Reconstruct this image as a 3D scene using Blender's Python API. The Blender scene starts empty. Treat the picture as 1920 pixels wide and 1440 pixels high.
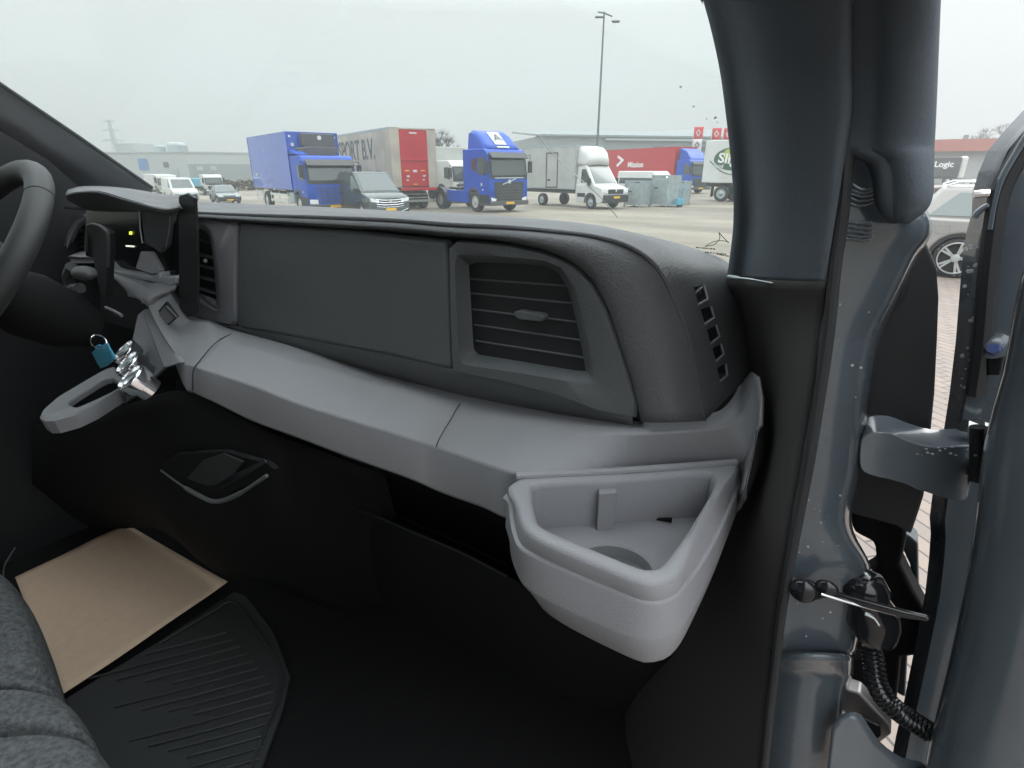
import bpy, bmesh, math, random
from mathutils import Vector, Matrix
random.seed(7)
C = bpy.context.scene.collection
S = bpy.context.scene

# ------------------------------------------------------------------ camera, world, sun, exposure
H = 2.05                                   # height of the lens above the ground
F_PX, PITCH, HEAD = 1030.0, math.atan(402/1030.0), math.radians(33.7)
cam_d = bpy.data.cameras.new('camera'); cam = bpy.data.objects.new('camera', cam_d); C.objects.link(cam)
cam.location = (0, 0, H); cam.rotation_euler = (math.pi/2-PITCH, 0, HEAD)
cam_d.sensor_width = 36; cam_d.lens = F_PX*36/1920; cam_d.clip_start = 0.02; cam_d.clip_end = 3000
S.camera = cam
S.view_settings.view_transform = 'Standard'; S.view_settings.look = 'None'
S.view_settings.gamma = 1; S.view_settings.exposure = 0.35
w = bpy.data.worlds.new('World'); S.world = w; w.use_nodes = True
nt = w.node_tree; nt.nodes.clear()
out = nt.nodes.new('ShaderNodeOutputWorld'); addn = nt.nodes.new('ShaderNodeMixShader'); addn.inputs[0].default_value = .8   # cloud veil over the clear sky
sky = nt.nodes.new('ShaderNodeTexSky'); sky.sky_type = 'NISHITA'; sky.sun_disc = False
SUN_EL, SUN_ROT = math.radians(38), math.radians(20)
sky.sun_elevation = SUN_EL; sky.sun_rotation = SUN_ROT; sky.dust_density = 2; sky.air_density = 1.0
hs = nt.nodes.new('ShaderNodeHueSaturation'); hs.inputs['Saturation'].default_value = 0.15
b1 = nt.nodes.new('ShaderNodeBackground'); b1.inputs[1].default_value = 0.05
nt.links.new(sky.outputs[0], hs.inputs['Color']); nt.links.new(hs.outputs[0], b1.inputs[0])
tc = nt.nodes.new('ShaderNodeTexCoord'); sx = nt.nodes.new('ShaderNodeSeparateXYZ')
cr = nt.nodes.new('ShaderNodeValToRGB')
e = cr.color_ramp.elements
e[0].position = 0.0; e[0].color = (0.25, 0.262, 0.262, 1)
e[1].position = 1.0; e[1].color = (1.6, 1.66, 1.72, 1)
m_ = cr.color_ramp.elements.new(0.03); m_.color = (0.25, 0.262, 0.262, 1)
m_ = cr.color_ramp.elements.new(0.22); m_.color = (0.34, 0.352, 0.350, 1)
m_ = cr.color_ramp.elements.new(0.42); m_.color = (1.2, 1.25, 1.29, 1)
b2 = nt.nodes.new('ShaderNodeBackground'); b2.inputs[1].default_value = 2.3
nt.links.new(tc.outputs['Generated'], sx.inputs[0]); nt.links.new(sx.outputs['Z'], cr.inputs[0])
nt.links.new(cr.outputs[0], b2.inputs[0])
nt.links.new(b1.outputs[0], addn.inputs[1]); nt.links.new(b2.outputs[0], addn.inputs[2])
nt.links.new(addn.outputs[0], out.inputs[0])
sd = bpy.data.lights.new('sun', 'SUN'); sd.energy = 0.6; sd.angle = math.radians(25); sd.color = (1, .97, .93)
sun = bpy.data.objects.new('sun', sd); C.objects.link(sun)
sdir = Vector((math.sin(SUN_ROT)*math.cos(SUN_EL), math.cos(SUN_ROT)*math.cos(SUN_EL), math.sin(SUN_EL)))
sun.rotation_euler = sdir.to_track_quat('Z', 'Y').to_euler()
cy = S.cycles
cy.use_denoising = True
cy.max_bounces = 8; cy.diffuse_bounces = 4; cy.glossy_bounces = 4; cy.transparent_max_bounces = 16
cy.volume_bounces = 1; cy.sample_clamp_indirect = 4.0; cy.caustics_reflective = False; cy.caustics_refractive = False

# ------------------------------------------------------------------ sight lines used to measure the place
FW = Vector((-math.sin(HEAD)*math.cos(PITCH), math.cos(HEAD)*math.cos(PITCH), -math.sin(PITCH)))
RT = Vector((math.cos(HEAD), math.sin(HEAD), 0)); UP = RT.cross(FW)
CAM = Vector((0, 0, H))
def ray(x, y): return RT*((x-960)/F_PX) + UP*(-(y-720)/F_PX) + FW
def A(x, y, Y): r = ray(x, y); return CAM + r*(Y/r.y)
def AX(x, y, X): r = ray(x, y); return CAM + r*(X/r.x)
def AZ(x, y, z): r = ray(x, y); return CAM + r*(z/r.z)        # z relative to the lens
def AP(x, y, p0, n): r = ray(x, y); return CAM + r*((p0-CAM).dot(n)/r.dot(n))

# ------------------------------------------------------------------ materials
def mat(name, col, rough=0.6, metal=0.0, bump=0, bscale=300, bdist=0.0006, kind='noise', var=0.0, vscale=6, coat=0.0, spec=0.5, emit=0, alpha=1, trans=0):
    m = bpy.data.materials.new(name); m.use_nodes = True
    n = m.node_tree; b = n.nodes['Principled BSDF']
    b.inputs['Base Color'].default_value = (*col, 1); b.inputs['Roughness'].default_value = rough
    b.inputs['Metallic'].default_value = metal; b.inputs['Coat Weight'].default_value = coat
    b.inputs['Specular IOR Level'].default_value = spec; b.inputs['Alpha'].default_value = alpha
    b.inputs['Transmission Weight'].default_value = trans
    if emit: b.inputs['Emission Color'].default_value = (*col, 1); b.inputs['Emission Strength'].default_value = emit
    g = n.nodes.new('ShaderNodeNewGeometry')
    if var:
        no = n.nodes.new('ShaderNodeTexNoise'); no.inputs['Scale'].default_value = vscale; no.inputs['Detail'].default_value = 6
        n.links.new(g.outputs['Position'], no.inputs['Vector'])
        mr = n.nodes.new('ShaderNodeMapRange'); mr.inputs[1].default_value = .3; mr.inputs[2].default_value = .7
        mr.inputs[3].default_value = 1-var; mr.inputs[4].default_value = 1+var
        n.links.new(no.outputs['Fac'], mr.inputs[0])
        mx = n.nodes.new('ShaderNodeMix'); mx.data_type = 'RGBA'; mx.blend_type = 'MULTIPLY'; mx.inputs[0].default_value = 1
        mx.inputs[6].default_value = (*col, 1); n.links.new(mr.outputs[0], mx.inputs[7])
        n.links.new(mx.outputs[2], b.inputs['Base Color'])
        rr = n.nodes.new('ShaderNodeMapRange'); rr.inputs[1].default_value = .3; rr.inputs[2].default_value = .7
        rr.inputs[3].default_value = max(rough-.08, .02); rr.inputs[4].default_value = min(rough+.1, 1)
        n.links.new(no.outputs['Fac'], rr.inputs[0]); n.links.new(rr.outputs[0], b.inputs['Roughness'])
    if bump:
        if kind == 'noise':
            t = n.nodes.new('ShaderNodeTexNoise'); t.inputs['Detail'].default_value = 3; o = 'Fac'
        elif kind == 'voro':
            t = n.nodes.new('ShaderNodeTexVoronoi'); t.feature = 'SMOOTH_F1'; o = 'Distance'
        else:
            t = n.nodes.new('ShaderNodeTexWave'); t.inputs['Distortion'].default_value = 1; o = 'Fac'
            t.bands_direction = kind
        t.inputs['Scale'].default_value = bscale; n.links.new(g.outputs['Position'], t.inputs['Vector'])
        bp = n.nodes.new('ShaderNodeBump'); bp.inputs['Strength'].default_value = bump; bp.inputs['Distance'].default_value = bdist
        n.links.new(t.outputs[o], bp.inputs['Height']); n.links.new(bp.outputs[0], b.inputs['Normal'])
    return m
def glass(name, tint, film=0.0, filmcol=(.8, .86, .85), rough=0.0, gloss=1.0):
    m = bpy.data.materials.new(name); m.use_nodes = True; n = m.node_tree; n.nodes.clear()
    o = n.nodes.new('ShaderNodeOutputMaterial'); t = n.nodes.new('ShaderNodeBsdfTransparent'); t.inputs[0].default_value = (*tint, 1)
    gl = n.nodes.new('ShaderNodeBsdfGlossy'); gl.inputs['Roughness'].default_value = rough
    fr = n.nodes.new('ShaderNodeFresnel'); fr.inputs[0].default_value = 1.45
    ml = n.nodes.new('ShaderNodeMath'); ml.operation = 'MULTIPLY'; ml.inputs[1].default_value = gloss
    n.links.new(fr.outputs[0], ml.inputs[0])
    mx = n.nodes.new('ShaderNodeMixShader'); n.links.new(ml.outputs[0], mx.inputs[0])
    n.links.new(t.outputs[0], mx.inputs[1]); n.links.new(gl.outputs[0], mx.inputs[2]); last = mx
    if film:
        tr = n.nodes.new('ShaderNodeBsdfTranslucent'); tr.inputs[0].default_value = (*filmcol, 1)
        m2 = n.nodes.new('ShaderNodeMixShader'); m2.inputs[0].default_value = film
        n.links.new(mx.outputs[0], m2.inputs[1]); n.links.new(tr.outputs[0], m2.inputs[2]); last = m2
    n.links.new(last.outputs[0], o.inputs[0]); return m
M = {}
M['pad'] = mat('dash_soft_plastic', (.078, .08, .084), .62, bump=.5, bscale=360, bdist=.0012, kind='voro', spec=.5, var=.06, vscale=8)
M['panel'] = mat('dash_panel_plastic', (.10, .108, .112), .6, bump=.6, bscale=650, bdist=.0009, kind='voro', spec=.3, var=.07, vscale=9)
M['trim'] = mat('trim_grey_plastic', (.245, .248, .262), .58, bump=.35, bscale=620, bdist=.0008, kind='voro', spec=.35, var=.06, vscale=7)
M['dark'] = mat('black_plastic', (.018, .02, .022), .55, bump=.3, bscale=600, bdist=.0005, spec=.35)
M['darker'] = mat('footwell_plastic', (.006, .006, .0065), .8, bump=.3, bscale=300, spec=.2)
M['gloss'] = mat('black_gloss', (.012, .013, .015), .12, spec=.5)
M['screen'] = mat('screen_glass', (.006, .008, .009), .15, spec=.12)
M['rubber'] = mat('rubber', (.018, .019, .021), .65, bump=.3, bscale=250, var=.2, vscale=20)
M['chrome'] = mat('chrome', (.95, .95, .97), .16, metal=1)
M['boltblue'] = mat('blue_bolt', (.07, .10, .28), .35)
M['satin'] = mat('satin_silver', (.6, .66, .66), .3, metal=1)
M['steel'] = mat('bare_steel', (.35, .33, .33), .4, metal=1, bump=.5, bscale=120)
M['paint'] = mat('blue_grey_paint', (.07, .086, .10), .22, coat=.5, var=.12, vscale=9, bump=.12, bscale=14, bdist=.004)
M['pillar'] = mat('pillar_trim_plastic', (.078, .093, .11), .75, bump=.5, bscale=500, bdist=.0009, spec=.25, var=.05, vscale=6)
M['kick'] = mat('kick_panel_plastic', (.048, .045, .045), .75, bump=.5, bscale=500, bdist=.0008, spec=.25)
M['cloth'] = mat('seat_fabric', (.125, .133, .137), .95, bump=1, bscale=260, bdist=.003, var=.4, vscale=130, spec=.2)
M['paper'] = mat('brown_paper', (.70, .53, .38), .85, var=.04, vscale=60, bump=.2, bscale=9, bdist=.003)
M['mat'] = mat('rubber_floor_mat', (.022, .025, .025), .6, bump=.3, bscale=300)
M['leather'] = mat('wheel_leather', (.016, .017, .018), .6, bump=.3, bscale=600, bdist=.0004)
M['tag'] = mat('blue_tag_plastic', (.07, .38, .56), .5, bump=.4, bscale=200)
M['yellow'] = mat('lit_yellow', (.75, .85, .1), emit=1.0)
M['white_lit'] = mat('lit_white', (.8, .85, .7), emit=1.0)
M['droplet'] = mat('water_drop', (.75, .8, .82), .03, trans=.6)
M['windscreen'] = glass('windscreen_glass', (.948, .972, .965), film=.006, gloss=.07)
M['sideglass'] = glass('side_glass', (.85, .9, .89), film=.03)
M['ink'] = mat('etched_ink', (.03, .035, .03), .7)
M['littrim'] = mat('lit_grey_trim', (.48, .49, .52), .8, bump=.3, bscale=500)  # paler copy of the grey trim for parts that catch the light
M['skyglass'] = mat('sky_pale_glass', (.17, .21, .20), .08, spec=.8)  # paler than vehicle glass: reflected sky put into the base colour
M['scratch'] = mat('smear', (.72, .76, .74), .6)
M['headliner'] = mat('headliner_cloth', (.42, .43, .43), .95)
M['bulk'] = mat('bulkhead_board', (.30, .31, .31), .9)
M['smear'] = glass('smear_film', (.96, .97, .97), film=.07, gloss=.1)

# outside
M['tyre'] = mat('tyre', (.025, .025, .027), .8, var=.2, vscale=5)
M['alloy'] = mat('wheel_alloy', (.55, .56, .57), .35, metal=.7)
M['truckblue'] = mat('truck_blue_paint', (.008, .065, .40), .4, coat=.12, spec=.3, var=.12, vscale=1.5)
M['boxblue'] = mat('box_blue_panel', (.015, .075, .42), .14, coat=.5, var=.08, vscale=.7)
M['red'] = mat('red_panel', (.42, .010, .018), .45, var=.1, vscale=1.2)
M['beige'] = mat('dirty_white_tarp', (.38, .34, .285), .6, var=.2, vscale=.8, bump=.4, bscale=1.2, bdist=.06)
M['white'] = mat('white_paint', (.58, .59, .57), .35, var=.06, vscale=1)
M['dirtywhite'] = mat('dirty_white_paint', (.40, .41, .38), .4, var=.1, vscale=1.5)
M['green_grey'] = mat('dark_grey_paint', (.045, .06, .06), .2, coat=.5, var=.1, vscale=2)
M['silver'] = mat('silver_paint', (.32, .315, .30), .3, metal=.2, coat=.3)
M['black'] = mat('black_trim', (.02, .022, .025), .5)
M['vglass'] = mat('vehicle_glass', (.03, .045, .045), .05, spec=.9, coat=.5)
M['lamp'] = mat('lamp_glass', (.75, .78, .8), .1, coat=.6)
M['plate'] = mat('yellow_plate', (.75, .42, .02), .5)
M['chassis'] = mat('chassis_grey', (.07, .07, .072), .7, var=.2, vscale=3)
M['galv'] = mat('galvanised', (.33, .38, .39), .5, metal=.3, var=.15, vscale=4)
M['palletblue'] = mat('light_blue_steel', (.10, .36, .50), .5, var=.1, vscale=6)
M['flagred'] = mat('flag_red', (.60, .06, .07), .7)
M['flagwhite'] = mat('flag_cloth', (.62, .60, .60), .8)
M['pole'] = mat('pole_grey', (.12, .135, .14), .6)
M['wall_white'] = mat('wall_pale_cladding', (.36, .385, .38), .6, bump=.5, bscale=3, bdist=.03, kind='X')
M['wall_grey'] = mat('wall_grey_cladding', (.20, .225, .23), .6, bump=.5, bscale=3, bdist=.03, kind='X')
M['wall_red'] = mat('wall_red_cladding', (.36, .11, .085), .6)
M['bluesign'] = mat('sign_blue', (.06, .16, .38), .5)
M['hedge'] = mat('hedge_brown', (.13, .10, .06), .95, var=.5, vscale=3, bump=1, bscale=6, bdist=.2)
M['bark'] = mat('bark', (.10, .09, .08), .9)
M['kerb'] = mat('kerb_concrete', (.35, .34, .31), .8, var=.15, vscale=4)
M['logo_green'] = mat('logo_dark_green', (.04, .10, .06), .6)
M['logo_yellow'] = mat('logo_yellow_green', (.38, .42, .08), .6)
M['letter'] = mat('letter_dark', (.10, .11, .12), .7)
M['letterw'] = mat('letter_white', (.75, .75, .75), .6)
M['drape'] = mat('highlight_paint', (.11, .13, .15), .25, coat=.6, bump=.1, bscale=40, bdist=.001)

def ground_material():
    m = bpy.data.materials.new('asphalt'); m.use_nodes = True; n = m.node_tree; b = n.nodes['Principled BSDF']
    g = n.nodes.new('ShaderNodeNewGeometry')
    n1 = n.nodes.new('ShaderNodeTexNoise'); n1.inputs['Scale'].default_value = .12; n1.inputs['Detail'].default_value = 7
    mp = n.nodes.new('ShaderNodeMapping'); mp.inputs['Scale'].default_value = (1, 2.6, 1); mp.inputs['Rotation'].default_value = (0, 0, .5)
    n.links.new(g.outputs['Position'], mp.inputs[0]); n.links.new(mp.outputs[0], n1.inputs['Vector'])
    n2 = n.nodes.new('ShaderNodeTexNoise'); n2.inputs['Scale'].default_value = 3; n2.inputs['Detail'].default_value = 8
    n.links.new(g.outputs['Position'], n2.inputs['Vector'])
    r = n.nodes.new('ShaderNodeValToRGB'); r.color_ramp.elements[0].position = .36; r.color_ramp.elements[1].position = .62
    r.color_ramp.elements[0].color = (.155, .130, .098, 1); r.color_ramp.elements[1].color = (.30, .265, .205, 1)
    n.links.new(n1.outputs['Fac'], r.inputs[0])
    mx = n.nodes.new('ShaderNodeMix'); mx.data_type = 'RGBA'; mx.blend_type = 'MULTIPLY'; mx.inputs[0].default_value = .35
    n.links.new(r.outputs[0], mx.inputs[6]); n.links.new(n2.outputs['Color'], mx.inputs[7])
    n.links.new(mx.outputs[2], b.inputs['Base Color'])
    rr = n.nodes.new('ShaderNodeMapRange'); rr.inputs[3].default_value = .55; rr.inputs[4].default_value = .95
    n.links.new(n1.outputs['Fac'], rr.inputs[0]); n.links.new(rr.outputs[0], b.inputs['Roughness'])
    return m
def paver_material():
    m = bpy.data.materials.new('clay_pavers'); m.use_nodes = True; n = m.node_tree; b = n.nodes['Principled BSDF']
    g = n.nodes.new('ShaderNodeNewGeometry')
    br = n.nodes.new('ShaderNodeTexBrick'); br.inputs['Scale'].default_value = 1
    br.inputs['Brick Width'].default_value = .21; br.inputs['Row Height'].default_value = .105; br.inputs['Mortar Size'].default_value = .006
    br.inputs['Color1'].default_value = (.25, .20, .165, 1); br.inputs['Color2'].default_value = (.195, .165, .145, 1)
    br.inputs['Mortar'].default_value = (.07, .065, .06, 1)
    mp = n.nodes.new('ShaderNodeMapping'); mp.inputs['Rotation'].default_value = (0, 0, .78)
    n.links.new(g.outputs['Position'], mp.inputs[0]); n.links.new(mp.outputs[0], br.inputs['Vector'])
    n.links.new(br.outputs['Color'], b.inputs['Base Color']); b.inputs['Roughness'].default_value = .7
    return m
M['asphalt'] = ground_material(); M['paver'] = paver_material()

# ------------------------------------------------------------------ mesh helpers
def tag(o, label=None, cat=None, group=None, kind=None):
    if label: o['label'] = label
    if cat: o['category'] = cat
    if group: o['group'] = group
    if kind: o['kind'] = kind
    return o
def empty(name, loc, rz=0, label=None, cat=None, group=None):
    o = bpy.data.objects.new(name, None); C.objects.link(o); o.location = loc; o.rotation_euler = (0, 0, rz)
    o.empty_display_size = .1
    return tag(o, label, cat, group)
class MB:
    def __init__(s): s.v = []; s.f = []; s.m = []; s.mats = []; s.cur = 0
    def use(s, m):
        if m not in s.mats: s.mats.append(m)
        s.cur = s.mats.index(m); return s
    def add(s, vs, fs):
        o = len(s.v); s.v += [tuple(p) for p in vs]
        for f in fs: s.f.append([i+o for i in f]); s.m.append(s.cur)
        return s
    def box(s, c, d, rz=0, rot=None):
        c = Vector(c); R = rot if rot is not None else Matrix.Rotation(rz, 3, 'Z')
        vs = [c + R @ Vector((sx*d[0]/2, sy*d[1]/2, sz*d[2]/2)) for sx in (-1, 1) for sy in (-1, 1) for sz in (-1, 1)]
        return s.add(vs, [(0, 1, 3, 2), (4, 6, 7, 5), (0, 4, 5, 1), (2, 3, 7, 6), (0, 2, 6, 4), (1, 5, 7, 3)])
    def slab(s, pts, vec):
        n = len(pts); vec = Vector(vec); pts = [Vector(p) for p in pts]
        vs = pts + [p+vec for p in pts]
        return s.add(vs, [tuple(range(n)), tuple(range(2*n-1, n-1, -1))] + [(i, i+n, (i+1) % n+n, (i+1) % n) for i in range(n)])
    def prism(s, prof, y0, y1):                 # profile in x,z extruded along y
        return s.slab([(x, y0, z) for x, z in prof], (0, y1-y0, 0))
    def cyl(s, p0, p1, r0, r1=None, n=20, cap=True):
        p0, p1 = Vector(p0), Vector(p1); r1 = r0 if r1 is None else r1
        d = (p1-p0).normalized(); a = d.orthogonal().normalized(); b = d.cross(a)
        vs = [p0+(a*math.cos(t)+b*math.sin(t))*r0 for t in [2*math.pi*i/n for i in range(n)]]
        vs += [p1+(a*math.cos(t)+b*math.sin(t))*r1 for t in [2*math.pi*i/n for i in range(n)]]
        fs = [(i, (i+1) % n, (i+1) % n+n, i+n) for i in range(n)]
        if cap: fs += [tuple(range(n-1, -1, -1)), tuple(range(n, 2*n))]
        return s.add(vs, fs)
    def lathe(s, p0, d, prof, n=28):            # prof: (along, radius)
        p0 = Vector(p0); d = Vector(d).normalized(); a = d.orthogonal().normalized(); b = d.cross(a); k = len(prof)
        vs = [p0+d*h+(a*math.cos(2*math.pi*i/n)+b*math.sin(2*math.pi*i/n))*r for h, r in prof for i in range(n)]
        fs = [(j*n+i, j*n+(i+1) % n, (j+1)*n+(i+1) % n, (j+1)*n+i) for j in range(k-1) for i in range(n)]
        fs += [tuple(range(n-1, -1, -1)), tuple((k-1)*n+i for i in range(n))]
        return s.add(vs, fs)
    def tube(s, pts, r, n=8, closed=False):
        pts = [Vector(p) for p in pts]; k = len(pts); rr = r if isinstance(r, (list, tuple)) else [r]*k
        vs = []; a = None
        for i, p in enumerate(pts):
            t = (pts[(i+1) % k] - pts[i-1]) if (closed or 0 < i < k-1) else (pts[min(i+1, k-1)] - pts[max(i-1, 0)])
            t.normalize()
            a = t.orthogonal().normalized() if a is None else (a - t*a.dot(t)).normalized()
            b = t.cross(a)
            vs += [p+(a*math.cos(2*math.pi*j/n)+b*math.sin(2*math.pi*j/n))*rr[i] for j in range(n)]
        fs = []
        for i in range(k if closed else k-1):
            i2 = (i+1) % k
            fs += [(i*n+j, i*n+(j+1) % n, i2*n+(j+1) % n, i2*n+j) for j in range(n)]
        if not closed: fs += [tuple(range(n-1, -1, -1)), tuple((k-1)*n+j for j in range(n))]
        return s.add(vs, fs)
    def grid(s, rows, closed=False):
        nr, nc = len(rows), len(rows[0]); vs = [p for r in rows for p in r]
        fs = [(i*nc+j, i*nc+(j+1) % nc, (i+1)*nc+(j+1) % nc, (i+1)*nc+j) for i in range(nr-1) for j in range(nc if closed else nc-1)]
        return s.add(vs, fs)
    def ball(s, c, r, n=10, sc=(1, 1, 1)):
        c = Vector(c); prof = []
        rows = []
        for i in range(n+1):
            t = math.pi*i/n
            rows.append([c+Vector((math.sin(t)*math.cos(2*math.pi*j/(2*n))*sc[0], math.sin(t)*math.sin(2*math.pi*j/(2*n))*sc[1], math.cos(t)*sc[2]))*r for j in range(2*n)])
        return s.grid(rows, closed=True)
    def build(s, name, m=None, parent=None, smooth=35, bevel=0, seg=2, solid=0, face=False, sub=0, local=False, weld=True, wn=False):
        me = bpy.data.meshes.new(name)
        inv = Vector((0, 0, 0))
        if parent is not None and not local:
            p = parent
            while p is not None: inv = inv + p.location; p = p.parent
        me.from_pydata([tuple(Vector(v)-inv) for v in s.v], [], s.f)
        mats = s.mats or [m]
        for k in mats: me.materials.append(M[k] if isinstance(k, str) else k)
        if s.mats: me.polygons.foreach_set('material_index', s.m)
        bm = bmesh.new(); bm.from_mesh(me)
        if weld: bmesh.ops.remove_doubles(bm, verts=bm.verts, dist=1e-5)
        bmesh.ops.recalc_face_normals(bm, faces=bm.faces)
        if face:
            acc = sum(((CAM-inv-f.calc_center_median()).dot(f.normal)*f.calc_area() for f in bm.faces), 0.0)
            if acc < 0: bmesh.ops.reverse_faces(bm, faces=bm.faces)
        bm.to_mesh(me); bm.free()
        o = bpy.data.objects.new(name, me); C.objects.link(o)
        if parent is not None: o.parent = parent
        if sub:
            d = o.modifiers.new('sub', 'SUBSURF'); d.levels = sub; d.render_levels = sub
        if solid:
            d = o.modifiers.new('solid', 'SOLIDIFY'); d.thickness = solid; d.offset = -1
        if bevel:
            d = o.modifiers.new('bevel', 'BEVEL'); d.width = bevel; d.segments = seg; d.limit_method = 'ANGLE'; d.angle_limit = math.radians(38)
        if smooth:
            me.shade_smooth()
            if smooth < 180 and not bevel: me.set_sharp_from_angle(angle=math.radians(smooth))
            if bevel:
                d.harden_normals = True
        if wn:
            d = o.modifiers.new('wn', 'WEIGHTED_NORMAL'); d.weight = 80; d.keep_sharp = False
        return o
def cr1(pts, n):
    """Catmull-Rom through the points, n steps per span"""
    res = []; k = len(pts)
    for i in range(k-1):
        p0 = pts[i-1] if i else pts[0]*2-pts[1]; p1, p2 = pts[i], pts[i+1]; p3 = pts[i+2] if i+2 < k else pts[-1]*2-pts[-2]
        for j in range(n):
            t = j/n; res.append(.5*((2*p1)+(p2-p0)*t+(2*p0-5*p1+4*p2-p3)*t*t+(3*p1-p0-3*p2+p3)*t**3))
    res.append(pts[-1]); return res
def loft(cols, nu=4, nv=4):
    """cols: list of columns of (px,py,Y); returns smooth grid"""
    g = [[(A(*q) if not isinstance(q, Vector) else q) for q in c] for c in cols]
    g = [cr1(c, nv) for c in g]
    rows = [cr1([g[i][j] for i in range(len(g))], nu) for j in range(len(g[0]))]
    return rows
def smooth_loop(pts, n=3):
    k = len(pts); res = []
    for i in range(k):
        p0, p1, p2, p3 = pts[i-1], pts[i], pts[(i+1) % k], pts[(i+2) % k]
        for j in range(n):
            t = j/n; res.append(.5*((2*p1)+(p2-p0)*t+(2*p0-5*p1+4*p2-p3)*t*t+(3*p1-p0-3*p2+p3)*t**3))
    return res
def resample(loop, n):
    """closed polygon resampled to n points evenly by arc length, starting at first point"""
    k = len(loop); d = [0]
    for i in range(k): d.append(d[-1]+(loop[(i+1) % k]-loop[i]).length)
    T = d[-1]; res = []; i = 0
    for q in range(n):
        s_ = T*q/n
        while d[i+1] < s_: i += 1
        f = (s_-d[i])/max(d[i+1]-d[i], 1e-9); res.append(loop[i].lerp(loop[(i+1) % k], f))
    return res
def by_angle(loop, c, n):
    """closed polygon sampled where rays at n equal angles (in its x,y pixel plane) leave centre c; 2D"""
    res = []
    for q in range(n):
        a = 2*math.pi*q/n; d = (math.cos(a), math.sin(a)); best = None
        for i in range(len(loop)):
            x1, y1 = loop[i][0]-c[0], loop[i][1]-c[1]; x2, y2 = loop[(i+1) % len(loop)][0]-c[0], loop[(i+1) % len(loop)][1]-c[1]
            ex, ey = x2-x1, y2-y1; det = d[0]*(-ey)+ex*d[1]
            if abs(det) < 1e-12: continue
            t = (x1*(-ey)+ex*y1)/det; u = (d[0]*y1-d[1]*x1)/det
            if t > 0 and -1e-9 <= u <= 1+1e-9 and (best is None or t > best[0]): best = (t,)
        t = best[0] if best else 1
        res.append((c[0]+d[0]*t, c[1]+d[1]*t))
    return res
def slabpx(pts, Y, th, name, m, parent, bevel=.002, seg=2, round_=0, **k):
    v = [A(p[0], p[1], p[2] if len(p) > 2 else Y) for p in pts]
    if round_: v = smooth_loop(v, round_)
    return MB().slab(v, (0, th, 0)).build(name, m, parent, bevel=bevel, seg=seg, **k)
def text(name, body, size, m, parent, loc, rot, extr=.003, sx=1.0, align='CENTER', bold=0.0):
    cu = bpy.data.curves.new(name, 'FONT'); cu.body = body; cu.size = size; cu.extrude = extr; cu.align_x = align; cu.align_y = 'CENTER'
    cu.offset = bold; cu.materials.append(M[m]); cu.resolution_u = 3
    tmp = bpy.data.objects.new('tmp', cu); me = bpy.data.meshes.new_from_object(tmp); bpy.data.objects.remove(tmp)
    o = bpy.data.objects.new(name, me); C.objects.link(o); o.parent = parent; o.location = loc; o.rotation_euler = rot; o.scale = (sx, 1, 1)
    return o
# ------------------------------------------------------------------ the van the picture is taken from
van = empty('van_cab', (-.85, .5, 0), 0, 'blue-grey van seen from inside its cab through the open passenger door', 'van')
# dashboard: moulded pad; the other dash pieces hang under it
cols = [
 [(352,412,.575),(352,409,.545),(352,402,.545),(352,399,.552),(352,388,.65),(352,377,.82)],
 [(445,418,.575),(445,414,.545),(445,407,.545),(445,403,.552),(445,392,.65),(445,381,.82)],
 [(600,428,.575),(600,423,.545),(600,414,.545),(600,408,.552),(600,397,.65),(600,388,.82)],
 [(740,436,.575),(740,431,.545),(740,421,.545),(740,414,.552),(740,404,.65),(742,395,.82)],
 [(840,446,.575),(840,440,.545),(842,430,.545),(845,422,.552),(845,410,.65),(848,400,.82)],
 [(940,455,.575),(940,449,.545),(946,437,.545),(951,427,.555),(953,415,.65),(955,406,.82)],
 [(1016,471,.575),(1020,465,.545),(1035,448,.545),(1047,435,.56),(1050,423,.65),(1052,414,.81)],
 [(1068,494,.575),(1075,487,.545),(1096,462,.547),(1118,444,.565),(1128,431,.65),(1130,424,.80)],
 [(1108,531,.575),(1117,524,.545),(1150,492,.55),(1182,463,.57),(1208,447,.65),(1215,442,.79)],
 [(1138,586,.575),(1147,579,.545),(1190,540,.55),(1234,502,.575),(1270,480,.64),(1293,463,.78)],
 [(1161,652,.575),(1170,648,.545),(1218,610,.55),(1268,565,.58),(1318,525,.64),(1364,492,.77)],
 [(1182,716,.575),(1190,712,.545),(1242,684,.55),(1297,645,.585),(1350,600,.645),(1400,560,.76)],
 [(1200,790,.575),(1210,792,.545),(1266,792,.55),(1322,789,.59),(1370,740,.65),(1420,690,.75)],
]
# cross-car pad carries on to the driver's side
cols = [[A(*q) for q in c] for c in cols]
cols = [[c[0], c[1], c[2], c[2].lerp(c[3], .88), c[3]+Vector((0, -.0005, .0012)), c[3].lerp(c[4], .10), c[4], c[5]] for c in cols]
rows = loft(cols, 5, 4)
dash = MB().grid(rows).build('dashboard', 'pad', van, smooth=60, solid=.004, face=True)
# far-side top deck behind the instrument hood, and deck down to the windscreen
MB().grid([[Vector((-1.80+(.65)*i/6, .60+.07*j, H-.085-.008*j)) for i in range(7)] for j in range(5)]).build('top_deck', 'pad', dash, solid=.01, face=True)
MB().grid([[Vector((-1.80+1.38*i/10, .80+.13*j + .12*math.sin(math.pi*i/10)*(j > 0), H-.108-.015*j)) for i in range(11)] for j in range(3)]).build('windscreen_shelf', 'pad', dash, solid=.01, face=True)
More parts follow.
